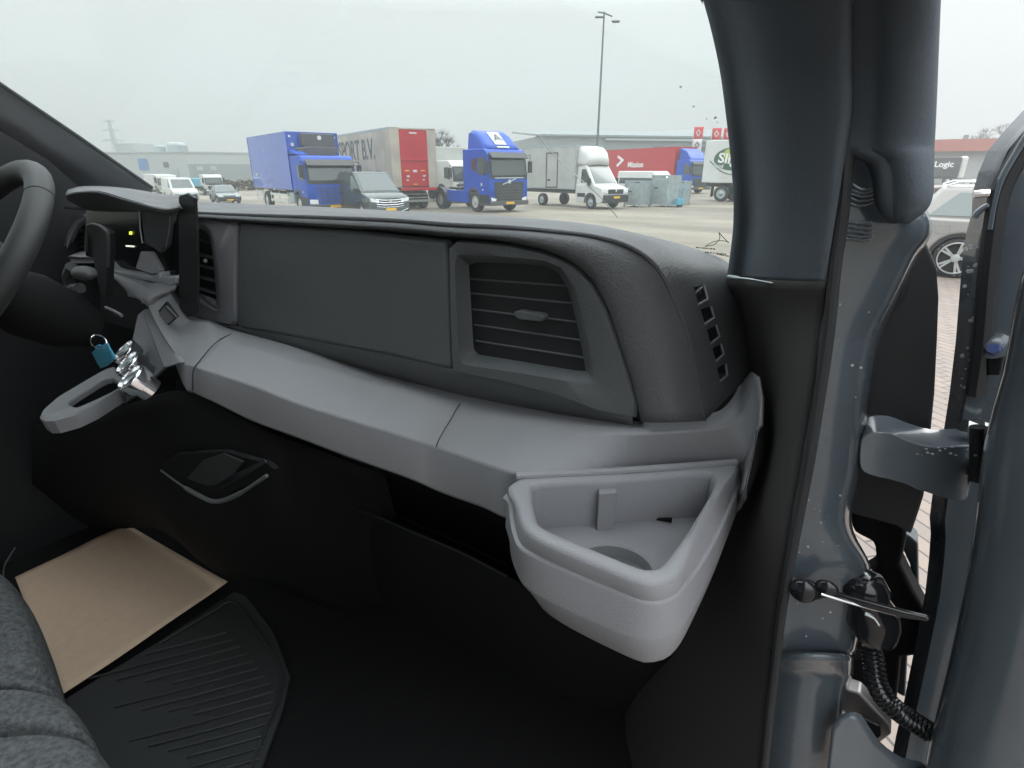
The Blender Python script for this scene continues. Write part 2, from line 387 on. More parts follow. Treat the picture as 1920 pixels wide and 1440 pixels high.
# dark carcass behind the panels
cols = []
for (x, yt, yb) in [(330,405,600),(443,410,622),(600,419,655),(740,426,682),(843,433,705),(948,444,726),(1018,460,745),(1078,486,757),(1120,528,768),(1148,596,778),(1165,680,783),(1185,740,785),(1200,786,792)]:
    Yt = .575
    cols.append([(x,yt,Yt),(x,yt+(yb-yt)*.33,Yt),(x,yt+(yb-yt)*.66,Yt),(x,yb,Yt+.002),(x-2,yb+26,Yt+.035),(x-5,yb+60,Yt+.06)])
MB().grid(loft(cols, 3, 3)).build('panel_carcass', 'dark', dash, solid=.003, face=True)
# glovebox lid between the two seams
lid = [(447,418),(640,431),(835,451),(838,520),(841,610),(844,695),(740,670),(640,650),(540,631),(444,614),(443,520)]
slabpx(lid, .549, .02, 'glovebox_lid', 'panel', dash, bevel=.008, seg=4)
low = []
for (x, yt) in [(330,590),(443,612),(540,629),(640,648),(740,668),(846,692),(945,713),(1045,735),(1125,757),(1185,776)]:
    low.append([(x,yt,.552),(x,yt+16,.556),(x,yt+34,.575),(x,yt+62,.62)])
MB().grid(loft(low, 4, 4)).build('panel_skirt', 'panel', dash, solid=.003, face=True)

def vent_panel(name, outer, hole, inner, Y, depth, n=72, material='panel', frame_mat='panel'):
    c = (sum(p[0] for p in hole)/len(hole), sum(p[1] for p in hole)/len(hole))
    o2 = by_angle(outer, c, n); h2 = by_angle(hole, c, n); i2 = by_angle(inner, c, n)
    ro = [A(x, y, Y) for x, y in o2]; rob = [p+Vector((0, .018, 0)) for p in ro]
    mid = [A(x*.12+a*.88, y*.12+b*.88, Y) for (x, y), (a, b) in zip(o2, h2)]
    rh = [A(x, y, Y+.003) for x, y in h2]; ri = [A(x, y, Y+depth) for x, y in i2]
    rd = [A(x, y, Y+depth+.05) for x, y in i2]
    ro2 = [p+Vector((0, .005, 0)) for p in ro]; r3 = [p.lerp(q, .08) for p, q in zip(ro, mid)]
    return MB().grid([rob, ro2, r3, mid, rh, ri, rd], closed=True).build(name, material, dash, smooth=50)
# right-hand vent panel
outer = [(841,451),(900,455),(955,461),(1014,474),(1050,487),(1078,504),(1106,532),(1136,585),(1160,652),(1181,716),(1201,788),(1125,774),(1045,742),(945,717),(848,696),(844,600)]
hole = [(853,480),(950,484),(1020,490),(1052,503),(1076,540),(1092,600),(1104,660),(1113,712),(1085,713),(980,697),(872,682),(862,670)]
inner = [(879,492),(960,494),(1025,500),(1048,512),(1066,545),(1080,600),(1091,655),(1098,697),(1070,693),(980,678),(895,664),(888,655)]
vp = vent_panel('vent_panel', outer, hole, inner, .549, .022)
vb = MB(); vb.slab([A(x, y, .60) for x, y in [(870,480),(1060,495),(1110,705),(880,672)]], (0, .01, 0)); vb.build('vent_back', 'dark', vp)
def louvre(xl, yl, xr, yr, Y, th=4, dep=.022):
    a, b = A(xl, yl, Y), A(xr, yr, Y); t = Vector((0, 0, -.0022)); d = Vector((0, dep, .004))
    return MB().slab([a, b, b+t, a+t], d)
for i, (yl, yr, xr) in enumerate([(522,535,1066),(549,568,1076),(579,603,1083),(608,637,1089),(638,670,1095)]):
    louvre(879+i*3, yl, xr, yr, .573).build('louvre', 'panel', vp, bevel=.0008)
tab = [(962,585),(972,583),(1014,590),(1020,596),(1014,604),(975,600),(966,596)]
slabpx(tab, .562, .018, 'vent_tab', 'panel', vp, bevel=.002, seg=3)
# centre vent half hidden by the screen housing
outer = [(300,398),(380,410),(441,418),(440,520),(440,612),(380,598),(300,585)]
hole = [(345,418),(385,424),(398,436),(404,470),(409,520),(412,585),(395,577),(370,560),(345,555)]
inner = [(347,426),(380,431),(392,441),(398,470),(403,520),(406,562),(392,556),(370,548),(347,542)]
vc = vent_panel('centre_vent_panel', outer, hole, inner, .549, .02, material='trim')  # lighter grey than the lid, carrying the side light in its colour
MB().slab([A(x, y, .60) for x, y in [(335,410),(400,415),(412,590),(335,575)]], (0, .01, 0)).build('vent_back', 'dark', vc)
for i, (yl, yr) in enumerate([(447,455),(474,485),(494,505),(514,528),(536,552)]):
    louvre(350, yl, 396+i*2.5, yr, .565).build('louvre', 'panel', vc, bevel=.0008)
MB().tube(cr1([A(x, y, .546) for x, y in [(366,548),(385,563),(400,574),(412,581)]], 4), .0022).build('chrome_strip', 'satin', vc)
MB().ball(A(385,489,.560), .004).build('vent_tab', 'satin', vc)

# grey cross trim with the door-side upsweep, ridge and crease
Tc = [  # x: T0 hidden, T1 top edge, T2 ridge, T3 crease, T4 bottom, T5 under
 [(318,536,.53),(316,540,.49),(298,556,.475),(274,566,.455),(276,569,.50),(282,572,.53)],
 [(340,568,.54),(335,572,.50),(318,592,.475),(290,602,.45),(292,605,.50),(298,608,.53)],
 [(358,590,.55),(354,598,.50),(338,620,.475),(312,640,.44),(314,644,.50),(322,650,.53)],
 [(378,596,.56),(374,604,.505),(362,626,.475),(340,679,.432),(344,723,.425),(365,735,.50)],
 [(396,598,.57),(392,606,.508),(390,632,.48),(365,688,.430),(362,736,.423),(385,745,.50)],
 [(432,612,.58),(429,621,.525),(429,641,.49),(400,700,.436),(408,758,.428),(430,765,.50)],
 [(514,630,.60),(512,641,.545),(512,663,.508),(471,723,.448),(471,789,.440),(492,795,.52)],
 [(598,652,.61),(596,663,.565),(596,687,.527),(560,758,.463),(560,822,.455),(580,826,.53)],
 [(704,689,.62),(704,699,.58),(704,717,.548),(660,789,.482),(660,860,.475),(680,862,.54)],
 [(808,714,.63),(808,725,.59),(808,744,.562),(767,822,.500),(767,898,.492),(785,900,.55)],
 [(862,727,.63),(862,738,.592),(862,756,.570),(822,840,.510),(822,922,.503),(840,925,.56)],
 [(950,746,.635),(950,757,.590),(950,780,.560),(905,869,.490),(900,950,.490),(915,950,.56)],
 [(1040,765,.635),(1040,775,.580),(1030,800,.545),(975,888,.460),(968,975,.470),(985,975,.55)],
 [(1125,777,.635),(1125,786,.575),(1110,808,.540),(1080,888,.490),(1070,960,.560),(1080,970,.60)],
 [(1209,780,.635),(1209,789,.578),(1209,810,.545),(1200,880,.552),(1195,950,.63),(1200,960,.66)],
 [(1290,776,.65),(1290,785,.602),(1295,805,.572),(1310,872,.592),(1300,940,.68),(1300,950,.70)],
 [(1344,772,.68),(1344,779,.635),(1350,799,.600),(1383,867,.612),(1370,950,.66),(1350,960,.69)],
 [(1372,748,.71),(1375,753,.665),(1383,784,.620),(1400,850,.606),(1392,940,.56),(1370,960,.64)],
 [(1392,712,.73),(1394,716,.685),(1403,750,.635),(1413,808,.61),(1408,880,.57),(1395,900,.66)],
 [(1408,696,.74),(1410,697,.695),(1420,705,.655),(1426,745,.62),(1424,800,.59),(1412,830,.68)],
]
g = [[A(*q) for q in c] for c in Tc]
def seg_loft(a, b, nu, nv):
    rr = [cr1([g[i][j] for i in range(len(g))], nu) for j in range(a, b+1)]
    colsx = [cr1([r[i] for r in rr], nv) if len(rr) > 2 else [rr[0][i].lerp(rr[1][i], t/nv) for t in range(nv+1)] for i in range(len(rr[0]))]
    return [[c[j] for c in colsx] for j in range(len(colsx[0]))]
tm = MB()
rr = [cr1([g[i][j] for i in range(len(g))], 5) for j in range(6)]
def corner(rr, j, f=.10):
    """replace row j by two rows either side so the edge is a tight radius"""
    return [[rr[j][i].lerp(rr[j-1][i], f) for i in range(len(rr[j]))], [rr[j][i].lerp(rr[j+1][i], f) for i in range(len(rr[j]))]]
rows_t = [rr[0]] + corner(rr, 1, .08) + corner(rr, 2, .10) + corner(rr, 3, .05) + corner(rr, 4, .06) + [rr[5]]
trim = tm.grid(rows_t).build('cross_trim', 'trim', dash, smooth=180, solid=.004, face=True, wn=True)
# end cap so that the upsweep has thickness
seam = lambda ps, o=.0006: MB().tube(cr1([A(*q) for q in ps], 5), o, n=6)
seam([(434,626,.520),(412,637,.484),(395,652,.462),(375,676,.440),(363,692,.4275),(361,712,.4245),(361,732,.422)], .0009).build('seam', 'dark', trim)
seam([(863,757,.570),(855,768,.557),(846,785,.546),(833,806,.529),(822,826,.512),(818,838,.507)], .0007).build('seam', 'dark', trim)
# small stowage switch on the console flank
sw = [(293,587),(311,565),(333,594),(311,612)]
slabpx(sw, .4635, .004, 'switch_surround', 'dark', trim, bevel=.001)
slabpx([(297,588),(308,574),(327,595),(312,608)], .461, .006, 'switch', 'trim', trim, bevel=.001)
slabpx([(307,576),(310,573),(330,595),(327,598)], .4595, .004, 'switch_edge', 'pad', trim, bevel=.0005)

# passenger-side bin with cup recess
z0 = -.315
def ringz(pts, z): return [AZ(x, y, z) for x, y in pts]
rim_i = [(1018,909),(1181,898),(1318,888),(1333,893),(1337,912),(1294,984),(1246,1051),(1224,1064),(1193,1060),(1125,1032),(1027,992),(1007,968),(1001,925)]
rim_o = [(970,899),(1180,886),(1366,873),(1380,876),(1378,889),(1322,970),(1281,1062),(1238,1091),(1192,1087),(1125,1060),(1014,1013),(981,985),(970,950)]
stp = [(966,915),(1180,890),(1375,880),(1387,885),(1383,905),(1336,1012),(1290,1083),(1262,1116),(1217,1127),(1147,1103),(1000,1037),(970,1004),(962,940)]
NB = 96
def zloop(pts, z, n=NB, dz=0): return resample(smooth_loop(ringz(pts, z), 4), n)
Li, Lo, Ls = zloop(rim_i, z0), zloop(rim_o, z0), zloop(stp, z0-.021)
def inset(loop, d, dz=0):
    c = sum(loop, Vector())/len(loop); return [p+(c-p).normalized()*d+Vector((0, 0, dz)) for p in loop]
crease = [(968,960),(1180,920),(1360,900),(1386,912),(1388,940),(1348,1045),(1292,1155),(1255,1192),(1210,1199),(1150,1184),(1000,1112),(966,1070),(956,1020)]
bottom = [(1000,985),(1180,960),(1350,925),(1372,940),(1372,975),(1345,1058),(1298,1165),(1262,1228),(1220,1246),(1175,1234),(1045,1166),(1004,1120),(988,1060)]
stp = [(968,918),(1180,892),(1374,880),(1387,886),(1383,905),(1336,1012),(1290,1083),(1262,1116),(1217,1127),(1147,1103),(1000,1037),(970,1004),(962,940)]
Ls = zloop(stp, z0-.021); Lw = zloop([(960,924),(1180,894),(1378,880),(1392,888),(1388,910),(1341,1018),(1294,1090),(1264,1122),(1217,1133),(1145,1108),(995,1042),(963,1008),(954,945)], z0-.0225)
Lc, Lb = zloop(crease, z0-.058), zloop(bottom, z0-.094)
mixl = lambda a, b, t, e=0: [p.lerp(q, t)+Vector((0, 0, e)) for p, q in zip(a, b)]
bin_m = MB().grid([inset(Li, -.002, -.062), inset(Li, .0, -.006), inset(Li, -.0022, -.001), inset(Li, -.006, .0012), inset(Lo, .004, .0012), inset(Lo, .001, -.001), inset(Lo, -.001, -.004),
    mixl(Lo, Ls, .9), Ls, mixl(Ls, Lw, .5, .0006), Lw, mixl(Lw, Lc, .06), mixl(Lw, Lc, .94), mixl(Lc, Lb, .06), mixl(Lc, Lb, .9), inset(Lb, .004, -.002), inset(Lb, .04, -.004)], closed=True)
sbin = bin_m.build('storage_bin', 'trim', dash, smooth=50)
MB().slab([AZ(1000,905,z0)+Vector((0,.012,-.004)), AZ(1345,884,z0)+Vector((0,.012,-.004)), AZ(1345,884,z0)+Vector((0,.012,-.066)), AZ(1000,905,z0)+Vector((0,.012,-.066))], (0, .003, 0)).build('bin_back', 'trim', sbin)
# bin floor with a round cup recess
cc = AZ(1150, 1068, z0-.058); fl = inset(Li, -.005, -.058)
def circ(c, r, n, z=0): return [c+Vector((math.cos(2*math.pi*i/n)*r, math.sin(2*math.pi*i/n)*r, z)) for i in range(n)]
def poly_at(loop, c, n):
    res = by_angle([(p.x, p.y) for p in loop], (c.x, c.y), n); return [Vector((x, y, loop[0].z)) for x, y in res]
MB().grid([poly_at(fl, cc, 64), circ(cc, .042, 64), circ(cc, .040, 64, -.002), circ(cc, .039, 64, -.014)], closed=True).build('bin_floor', 'trim', sbin)
MB().slab(circ(cc, .041, 40, -.014), (0, 0, -.003)).build('cup_recess_floor', 'panel', sbin)
MB().slab([AZ(*q, -.325) + Vector((0, .003, 0)) for q in [(1119,916),(1153,913),(1155,925),(1121,928)]], (0, 0, -.05)).build('bin_rib', 'trim', sbin, bevel=.0015)
slabpx([(966,886),(1180,879),(1378,864),(1384,868),(1380,875),(1180,888),(968,899)], .45, .01, 'bin_lip', 'trim', sbin, bevel=.002) if False else None
bl = cr1([AZ(x, y, -.313) for x, y in [(968,893),(1075,888),(1180,882),(1290,874),(1380,867)]], 4)
MB().tube(bl, .0045, n=10).build('bin_back_rail', 'trim', sbin)
# demister slots in the cheek
grille_frames = [((1301,538),(1318,535),(1325,562),(1309,568)), ((1314,580),(1331,575),(1337,597),(1321,605)), ((1326,618),(1341,611),(1347,632),(1332,642)), ((1336,653),(1350,646),(1355,665),(1342,675)), ((1345,690),(1359,683),(1362,704),(1350,712))]
from mathutils.bvhtree import BVHTree
bm = bmesh.new(); bm.from_mesh(dash.data); bvh = BVHTree.FromBMesh(bm); bm.free(); doff = van.location
def on_dash(x, y, off=.0):
    r = ray(x, y).normalized(); hit = bvh.ray_cast(CAM-doff, r)
    return (hit[0]+doff - r*off) if hit[0] is not None else A(x, y, .62)
dg = MB(); rail = MB()
for q in grille_frames:
    pts = [on_dash(x, y, .0012) for x, y in q]; dg.slab(pts, (0, .004, 0))
    a, b, c, d = pts; rail.tube([b+(b-a)*.12, c+(c-d)*.14, d+(c-b)*.10], .0014, n=8)
gr = dg.build('demister_slots', 'gloss', dash); rail.build('slot_edge', 'trim', gr)

# screen housing, display, instrument hood
slabpx([(334,368),(350,362),(364,371),(367,420),(369,500),(368,588),(352,594),(335,582)], .50, .006, 'screen_housing', 'dark', dash, bevel=.002)
hood_cols = [
 [(128,355,.60),(124,361,.44),(125,373,.440),(134,380,.46),(160,392,.50)],
 [(152,349,.62),(145,357,.43),(146,369,.430),(152,388,.47),(175,396,.52)],
 [(195,349,.66),(185,357,.435),(186,370,.435),(190,392,.48),(205,398,.53)],
 [(248,354,.66),(238,371,.450),(239,384,.450),(240,394,.49),(245,400,.54)],
 [(305,364,.66),(304,387,.475),(304,400,.474),(300,398,.50),(300,402,.55)],
 [(337,366,.64),(337,384,.485),(337,397,.484),(335,396,.50),(335,402,.55)]]
hd = MB().grid(loft(hood_cols, 5, 4)).build('instrument_hood', 'pad', dash, solid=.006, face=True)
MB().tube(cr1([A(*q) for q in [(125,365,.436),(146,361,.424),(186,361,.428),(238,375,.444),(304,392,.468)]], 5), .0016).build('hood_bead', 'satin', hd)
MB().slab([A(x, y, .545) for x, y in [(188,385),(338,392),(343,610),(320,640),(188,600)]], (0, .02, 0)).build('cluster_back', 'dark', dash)
slabpx([(160,394),(262,396),(268,452),(300,470),(326,400),(330,516),(287,520),(262,513),(206,495),(160,480)], .515, .01, 'display_screen', 'screen', dash, bevel=.002)
slabpx([(263,397),(320,398),(313,458),(300,474),(270,452)], .507, .012, 'screen_side', 'panel', dash, bevel=.002)
for q in ([(261,396),(263,430),(267,456)], [(319,405),(317,435),(311,463)]):
    MB().tube([A(x, y, .505) for x, y in q], .0012).build('chrome_edge', 'satin', dash)
slabpx([(242,434),(246,434),(246,440),(242,440)], .512, .002, 'indicator_light', 'yellow', dash, bevel=0)
slabpx([(235,460),(250,461),(250,463.5),(236,462.5)], .512, .002, 'gear_indicator', 'white_lit', dash, bevel=0)
slabpx([(262,472),(280,472),(299,506),(298,514),(280,514),(252,504)], .505, .012, 'screen_reflection', 'littrim', dash, bevel=.004, seg=4)  # pale wedge shaped as the bright reflection in the screen
# lower lip of the screen and the neck below it
slabpx([(194,490),(209,506),(259,514),(284,520),(298,510),(299,519),(329,519),(329,530),(318,538),(300,537),(282,528),(215,518),(196,506)], .495, .03, 'screen_lip', 'littrim', dash, bevel=.003, seg=3)
neck = [[(196,506,.49),(214,522,.48),(236,545,.47),(240,556,.465)], [(250,520,.49),(256,530,.47),(254,552,.455),(262,562,.45)], [(290,530,.49),(288,545,.47),(278,562,.455),(276,575,.455)], [(329,530,.50),(322,545,.49),(300,562,.475),(288,585,.46)]]
MB().grid(loft(neck, 4, 4)).build('console_neck', 'trim', dash, solid=.006, face=True)
# rib and the knob panel
slabpx([(265,582,.475),(281,577,.47),(292,602,.46),(308,638,.447),(341,681,.428),(306,691,.418),(296,665,.43),(287,640,.44)], .435, .010, 'console_rib', 'trim', dash, bevel=.004, seg=3)
slabpx([(258,590,.525),(266,583,.52),(287,640,.49),(306,691,.465),(262,735,.43),(231,760,.41),(222,726,.42),(234,690,.455),(248,640,.50)], .43, .010, 'knob_panel', 'trim', dash, bevel=.003)
vk = lambda x, y: ray(x, y).normalized()
def img_dir(px, py, dx, dy, toward):
    v = vk(px, py); r = (RT-v*RT.dot(v)).normalized(); u = (UP-v*UP.dot(v)); u = (u-r*u.dot(r)).normalized()
    return ((r*dx+u*dy).normalized()*math.sqrt(1-toward**2) - v*toward)
for (x, y, Yk) in [(231,656,.44),(237,678,.402),(242,705,.365)]:
    n = img_dir(x, y, -.77, .63, .24); p = A(x, y, Yk)
    k = MB().lathe(p-n*.030, n, [(-.012,.021),(.004,.0215),(.006,.0265),(.026,.0275),(.0285,.027),(.030,.0255),(.030,.0235),(.024,.0225)]).build('climate_knob', 'chrome', dash, smooth=40)
    MB().lathe(p-n*.009, n, [(0,.0232),(.0015,.0228)]).build('knob_face', 'pad', k)
    MB().slab([p+n*.0005+n.orthogonal().normalized()*a+n.cross(n.orthogonal().normalized())*b for a, b in [(-.016,-.003),(.016,-.003),(.016,.003),(-.016,.003)]], -n*.008).build('knob_bar', 'satin', k, bevel=.001)
# tray loop
zt = -.385
to = [(71,787),(78,769),(106,744),(142,723),(186,697),(212,684),(228,700),(230,726),(177,759),(142,775),(99,787)]
ti = [(126,755),(162,733),(204,707),(220,712),(222,729),(185,747),(145,764),(135,761)]
Lo2, Li2 = resample([AZ(x, y, zt) for x, y in to], 60), None
ctr = (165, 740)
o2 = by_angle(to, ctr, 60); i2 = by_angle(ti, ctr, 60)
Ro = [AZ(x, y, zt) for x, y in o2]; Ri = [AZ(x, y, zt) for x, y in i2]
tray = MB().grid([[p+Vector((0, 0, -.010)) for p in Ri], [p+Vector((0,0,-.002)) for p in Ri], [p.lerp(q, .06) for p, q in zip(Ri, Ro)], [p.lerp(q, .92) for p, q in zip(Ri, Ro)], [p+Vector((0, 0, -.003)) for p in Ro], [p.lerp(q, .1)+Vector((0, 0, -.028)) for p, q in zip(Ro, Ri)], [p+Vector((0, 0, -.010)) for p in Ri]], closed=True).build('console_tray', 'trim', dash, smooth=35)
# left-hand vent beyond the wheel
lv = vent_panel('driver_vent_panel', [(116,486),(121,462),(130,432),(143,411),(158,400),(184,402),(184,494),(128,494)], [(124,478),(129,458),(137,436),(147,420),(160,410),(180,411),(180,480),(150,480)], [(137,470),(141,452),(147,436),(154,425),(162,418),(176,418),(176,470),(150,470)], .60, .03, material='littrim')
MB().slab([A(x, y, .66) for x, y in [(125,405),(185,405),(185,490),(125,490)]], (0, .01, 0)).build('vent_back', 'dark', lv)
for yl in (432, 444, 453, 462): louvre(138, yl, 178, yl+1, .625).build('louvre', 'pad', lv, bevel=.0008)
MB().tube(cr1([A(x, y, .597) for x, y in [(119,472),(123,452),(131,430),(143,412),(157,405)]], 4), .0022).build('chrome_strip', 'satin', lv)
MB().tube([A(x, y, .597) for x, y in [(122,481),(150,484),(176,484)]], .0022).build('chrome_strip', 'satin', lv)
# lower dash, glove shelf and footwell (very dark)
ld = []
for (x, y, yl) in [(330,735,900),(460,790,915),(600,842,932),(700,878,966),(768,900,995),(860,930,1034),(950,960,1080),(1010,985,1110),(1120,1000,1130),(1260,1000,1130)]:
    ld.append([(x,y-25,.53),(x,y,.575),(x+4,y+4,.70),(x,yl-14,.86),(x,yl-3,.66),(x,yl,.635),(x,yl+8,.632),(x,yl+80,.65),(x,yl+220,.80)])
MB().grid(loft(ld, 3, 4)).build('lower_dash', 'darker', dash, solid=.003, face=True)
MB().tube(cr1([A(x, y, .60) for x, y in [(600,932),(700,966),(768,995),(860,1034),(950,1080)]], 4), .0022).build('shelf_edge', 'dark', dash)
MB().tube(cr1([A(x, y, .75) for x, y in [(570,905),(650,930),(750,968),(850,1012),(950,1058)]], 4), .0015).build('shelf_edge', 'dark', dash)
# lower centre console with stowage cup
cx_ = [[(60,800,.34),(60,900,.36),(60,1000,.42),(60,1100,.5)],[(235,760,.385),(230,850,.39),(230,930,.42),(240,990,.5)],[(345,735,.43),(340,860,.42),(350,1000,.44),(400,1070,.5)],[(480,800,.46),(500,900,.45),(520,1010,.47),(520,1100,.53)],[(600,846,.54),(620,960,.56),(640,1060,.60),(640,1150,.66)],[(720,890,.62),(750,1000,.68),(770,1100,.76),(770,1200,.86)]]
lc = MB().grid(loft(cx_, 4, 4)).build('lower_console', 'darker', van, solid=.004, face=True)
slabpx([(300,868),(330,850),(420,845),(500,868),(516,882),(470,906),(420,930),(398,934),(370,922),(330,900)], .408, .01, 'stowage_cup', 'darker', lc, bevel=.003)
slabpx([(350,897),(380,864),(418,850),(456,866),(438,889),(404,911),(384,910)], .404, .003, 'stowage_lit_patch', 'rubber', lc, bevel=.001)  # paler slab shaped as the patch of light inside the cup
MB().tube(cr1([A(x, y, .40) for x, y in [(302,882),(325,899),(350,916),(375,930),(398,940),(420,938),(450,925),(480,906),(500,892)]], 4), [.002]*8+[.0042]*17+[.003]*8).build('stowage_lip', 'panel', lc)
slabpx([(395,914),(405,920),(450,898),(500,868),(495,862),(440,888)], .402, .004, 'stowage_slot', 'gloss', lc, bevel=.001)
# steering column, stalks, wheel
sc_ = empty('steering_wheel', (-1.162, .229, H-.149)); sc_.parent = van; sc_.location = Vector((-1.162, .229, H-.149))-van.location
wn = Vector((math.sin(-.025)*math.cos(.695), -math.cos(.025)*math.cos(.695), math.sin(.695)))
wc = Vector((-1.162, .229, H-.149)); e1 = wn.cross(Vector((0, 0, 1))).normalized(); e2 = e1.cross(wn)
circ_ = lambda r, a, o=0: wc+e1*(r*math.cos(a))+e2*(r*math.sin(a))+wn*o
MB().tube([circ_(.19, 2*math.pi*i/96) for i in range(96)], .0178, n=16, closed=True).build('rim', 'leather', sc_, smooth=180)
for a in (math.radians(a_) for a_ in (48, 130, 232, 310)):
    n_ = 24; t = (circ_(.19, a+.01)-circ_(.19, a-.01)).normalized(); o_ = (circ_(.19, a)-wc).normalized(); b_ = t.cross(o_)
    MB().tube([circ_(.19, a)+(o_*math.cos(2*math.pi*i/n_)+b_*math.sin(2*math.pi*i/n_))*.0179 for i in range(n_)], .0006, n=5, closed=True).build('stitch_seam', 'dark', sc_)
MB().lathe(wc-wn*.05, wn, [(0,.05),(.02,.07),(.04,.075),(.05,.065)]).build('airbag_cover', 'dark', sc_)
for a in (0, math.pi, -math.pi/2):
    MB().tube([circ_(.05, a, -.01), circ_(.12, a, -.012), circ_(.185, a, 0)], [.022, .014, .013]).build('spoke', 'dark', sc_)
col_b = wc-wn*.04
scol = MB().lathe(wc-wn*.19, wn, [(0,.035),(.04,.050),(.10,.055),(.14,.045)]).build('steering_column', 'darker', van)
slabpx([(160,423),(168,420),(182,420),(196,427),(204,436),(204,470),(200,560),(186,552),(178,510),(170,470),(168,445)], .42, .012, 'stalk', 'dark', scol, bevel=.004)
MB().tube(cr1([A(x, y, .415) for x, y in [(161,470),(163,430),(170,421),(184,422),(197,431),(203,444),(202,500)]], 4), .0028).build('stalk_edge', 'pad', scol)
MB().ball(A(158,512,.38), .022, sc=(1.2, .8, .55)).build('stalk_knob', 'pad', scol)
MB().tube(cr1([A(x, y, .40) for x, y in [(135,500),(128,520),(135,540),(150,540)]], 3), .010).build('wiper_stalk', 'pad', scol)
MB().tube(cr1([A(x, y, .36) for x, y in [(198,577),(212,583),(228,592)]], 3), .0028).build('column_highlight', 'pad', scol)

# windscreen
p0 = Vector((-.14, .80, H-.135)); p1 = Vector((-1.80, .84, H-.125)); p2 = Vector((-.05, .05, H+.52))
gn = (p1-p0).cross(p2-p0).normalized()
b0, b1 = p0, p1; t0 = Vector((-.16, .08, 0)); t1 = Vector((-1.60, .10, 0))
def onp(x, y): return x, y
def zpl(x, y): return p0.z - ((x-p0.x)*gn.x+(y-p0.y)*gn.y)/gn.z
wq = [Vector((x, y, zpl(x, y))) for x, y in [(-.10,.83),(-1.84,.87),(-1.66,.02),(-.06,.0)]]
wsn = MB().slab(wq, gn*.005*(1 if gn.y > 0 else -1)).build('windscreen', 'windscreen', van, smooth=0)
def AW(x, y, off=0): p = AP(x, y, p0, gn); return p-(p-CAM).normalized()*(.002+off)
MB().tube(cr1([AW(*q) for q in [(1322,462),(1338,459),(1347,451),(1350,444),(1348,436),(1356,445),(1366,455)]], 4), .00045, n=6).build('etched_mark', 'ink', wsn)
MB().tube(cr1([AW(*q) for q in [(1322,462),(1336,454),(1352,451),(1367,454)]], 4), .0004, n=6).build('etched_mark', 'ink', wsn)
em = MB(); rnd = random.Random(9)
for (x0, x1, y0, y1) in [(1305,1338,463,466),(1322,1362,472,476),(1344,1362,476,479)]:
    x = x0
    while x < x1:
        w_ = rnd.uniform(2, 5); y = y0+(y1-y0)*(x-x0)/(x1-x0)
        em.slab([AW(x, y), AW(x+w_, y+.2), AW(x+w_, y+2.2), AW(x, y+2)], gn*.0002); x += w_+rnd.uniform(.8, 2)
emo = em.build('etched_small_print', 'ink', wsn)
MB().tube(cr1([AW(*q) for q in [(1010,252),(1030,280),(1056,308),(1085,333),(1106,352)]], 4), .0005, n=6).build('glass_scratch', 'scratch', wsn)
MB().tube(cr1([AW(*q) for q in [(1100,346),(1122,366),(1140,386),(1157,407)]], 4), .0005, n=6).build('glass_scratch', 'galv', wsn)
dr = MB(); rnd = random.Random(3)
for (x, y) in [(59,178),(134,231),(146,244),(1276,163),(1300,200),(1325,223),(1345,229),(1341,221),(995,272),(88,198)]:
    dr.ball(AW(x, y), rnd.uniform(.0007, .0016), n=4)
dro = dr.build('rain_spots', 'droplet', wsn); dro['kind'] = 'stuff'

# A-pillars, roof, far side and rear of the cab (they shade the cab)
pl = []
for (y, xl, xm, xr, Yl, Yr) in [(-220,1255,1400,1600,.42,.36),(-60,1300,1420,1600,.50,.42),(0,1318,1432,1600,.53,.44),(60,1334,1440,1600,.55,.455),(130,1349,1446,1600,.58,.47),(200,1359,1450,1600,.60,.48),(290,1369,1452,1588,.63,.49),(370,1375,1450,1582,.655,.497),(430,1374,1448,1574,.68,.50),(490,1367,1446,1566,.70,.502),(522,1362,1446,1562,.71,.503)]:
    pl.append([(xl+14,y,Yl+.05),(xl,y,Yl),(xl+10,y,Yl-.02),(xl+34,y,Yl-.035),(xm,y+3,Yl*.4+Yr*.6-.03),(xr-30,y+6,Yr-.01),(xr,y+6,Yr)])
MB().tube(cr1([A(x, y, Y) for x, y, Y in [(1366,519,.675),(1382,521,.64),(1410,524,.60),(1450,531,.555)]], 4), [.0024]*5+[.0014]*4+[.0009]*4).build('pillar_joint_strip', 'satin', van)
for (y, xl, xr) in [(600,1385,1556),(700,1398,1543),(780,1400,1530),(860,1385,1519),(960,1340,1500),(1060,1290,1482),(1130,1260,1469),(1250,1210,1455),(1440,1160,1434),(1560,1130,1420)]:
    pl.append([(xl-14,y,.78),(xl,y,.735),(xl+14,y,.71),(xl+40,y,.67),((xl+xr)/2,y,.575),(xr-30,y,.508),(xr,y,.503)])
k_ = 11
def to_roof(c):
    """run the first two stations on, along their own line, up to the roof header"""
    g_ = [[A(*q) for q in r_] for r_ in c]
    return [[p+(p-q)*((H+.57-p.z)/(p.z-q.z)) for p, q in zip(g_[0], g_[1])]] + g_
pl = to_roof(pl); k_ += 1
MB().grid(loft(pl[:k_], 4, 3)).build('pillar_trim', 'pillar', van, smooth=180, solid=.004, face=True)
MB().grid(loft(pl[k_-1:], 4, 3)).build('kick_panel', 'kick', van, smooth=180, solid=.004, face=True)
MB().tube(cr1([A(x, y, .492) for x, y in [(1590,270),(1580,400),(1566,500),(1554,620),(1540,720),(1518,860),(1499,960),(1468,1130),(1453,1250),(1432,1440),(1420,1560)]], 4), .0045, n=10).build('door_seal', 'rubber', van)
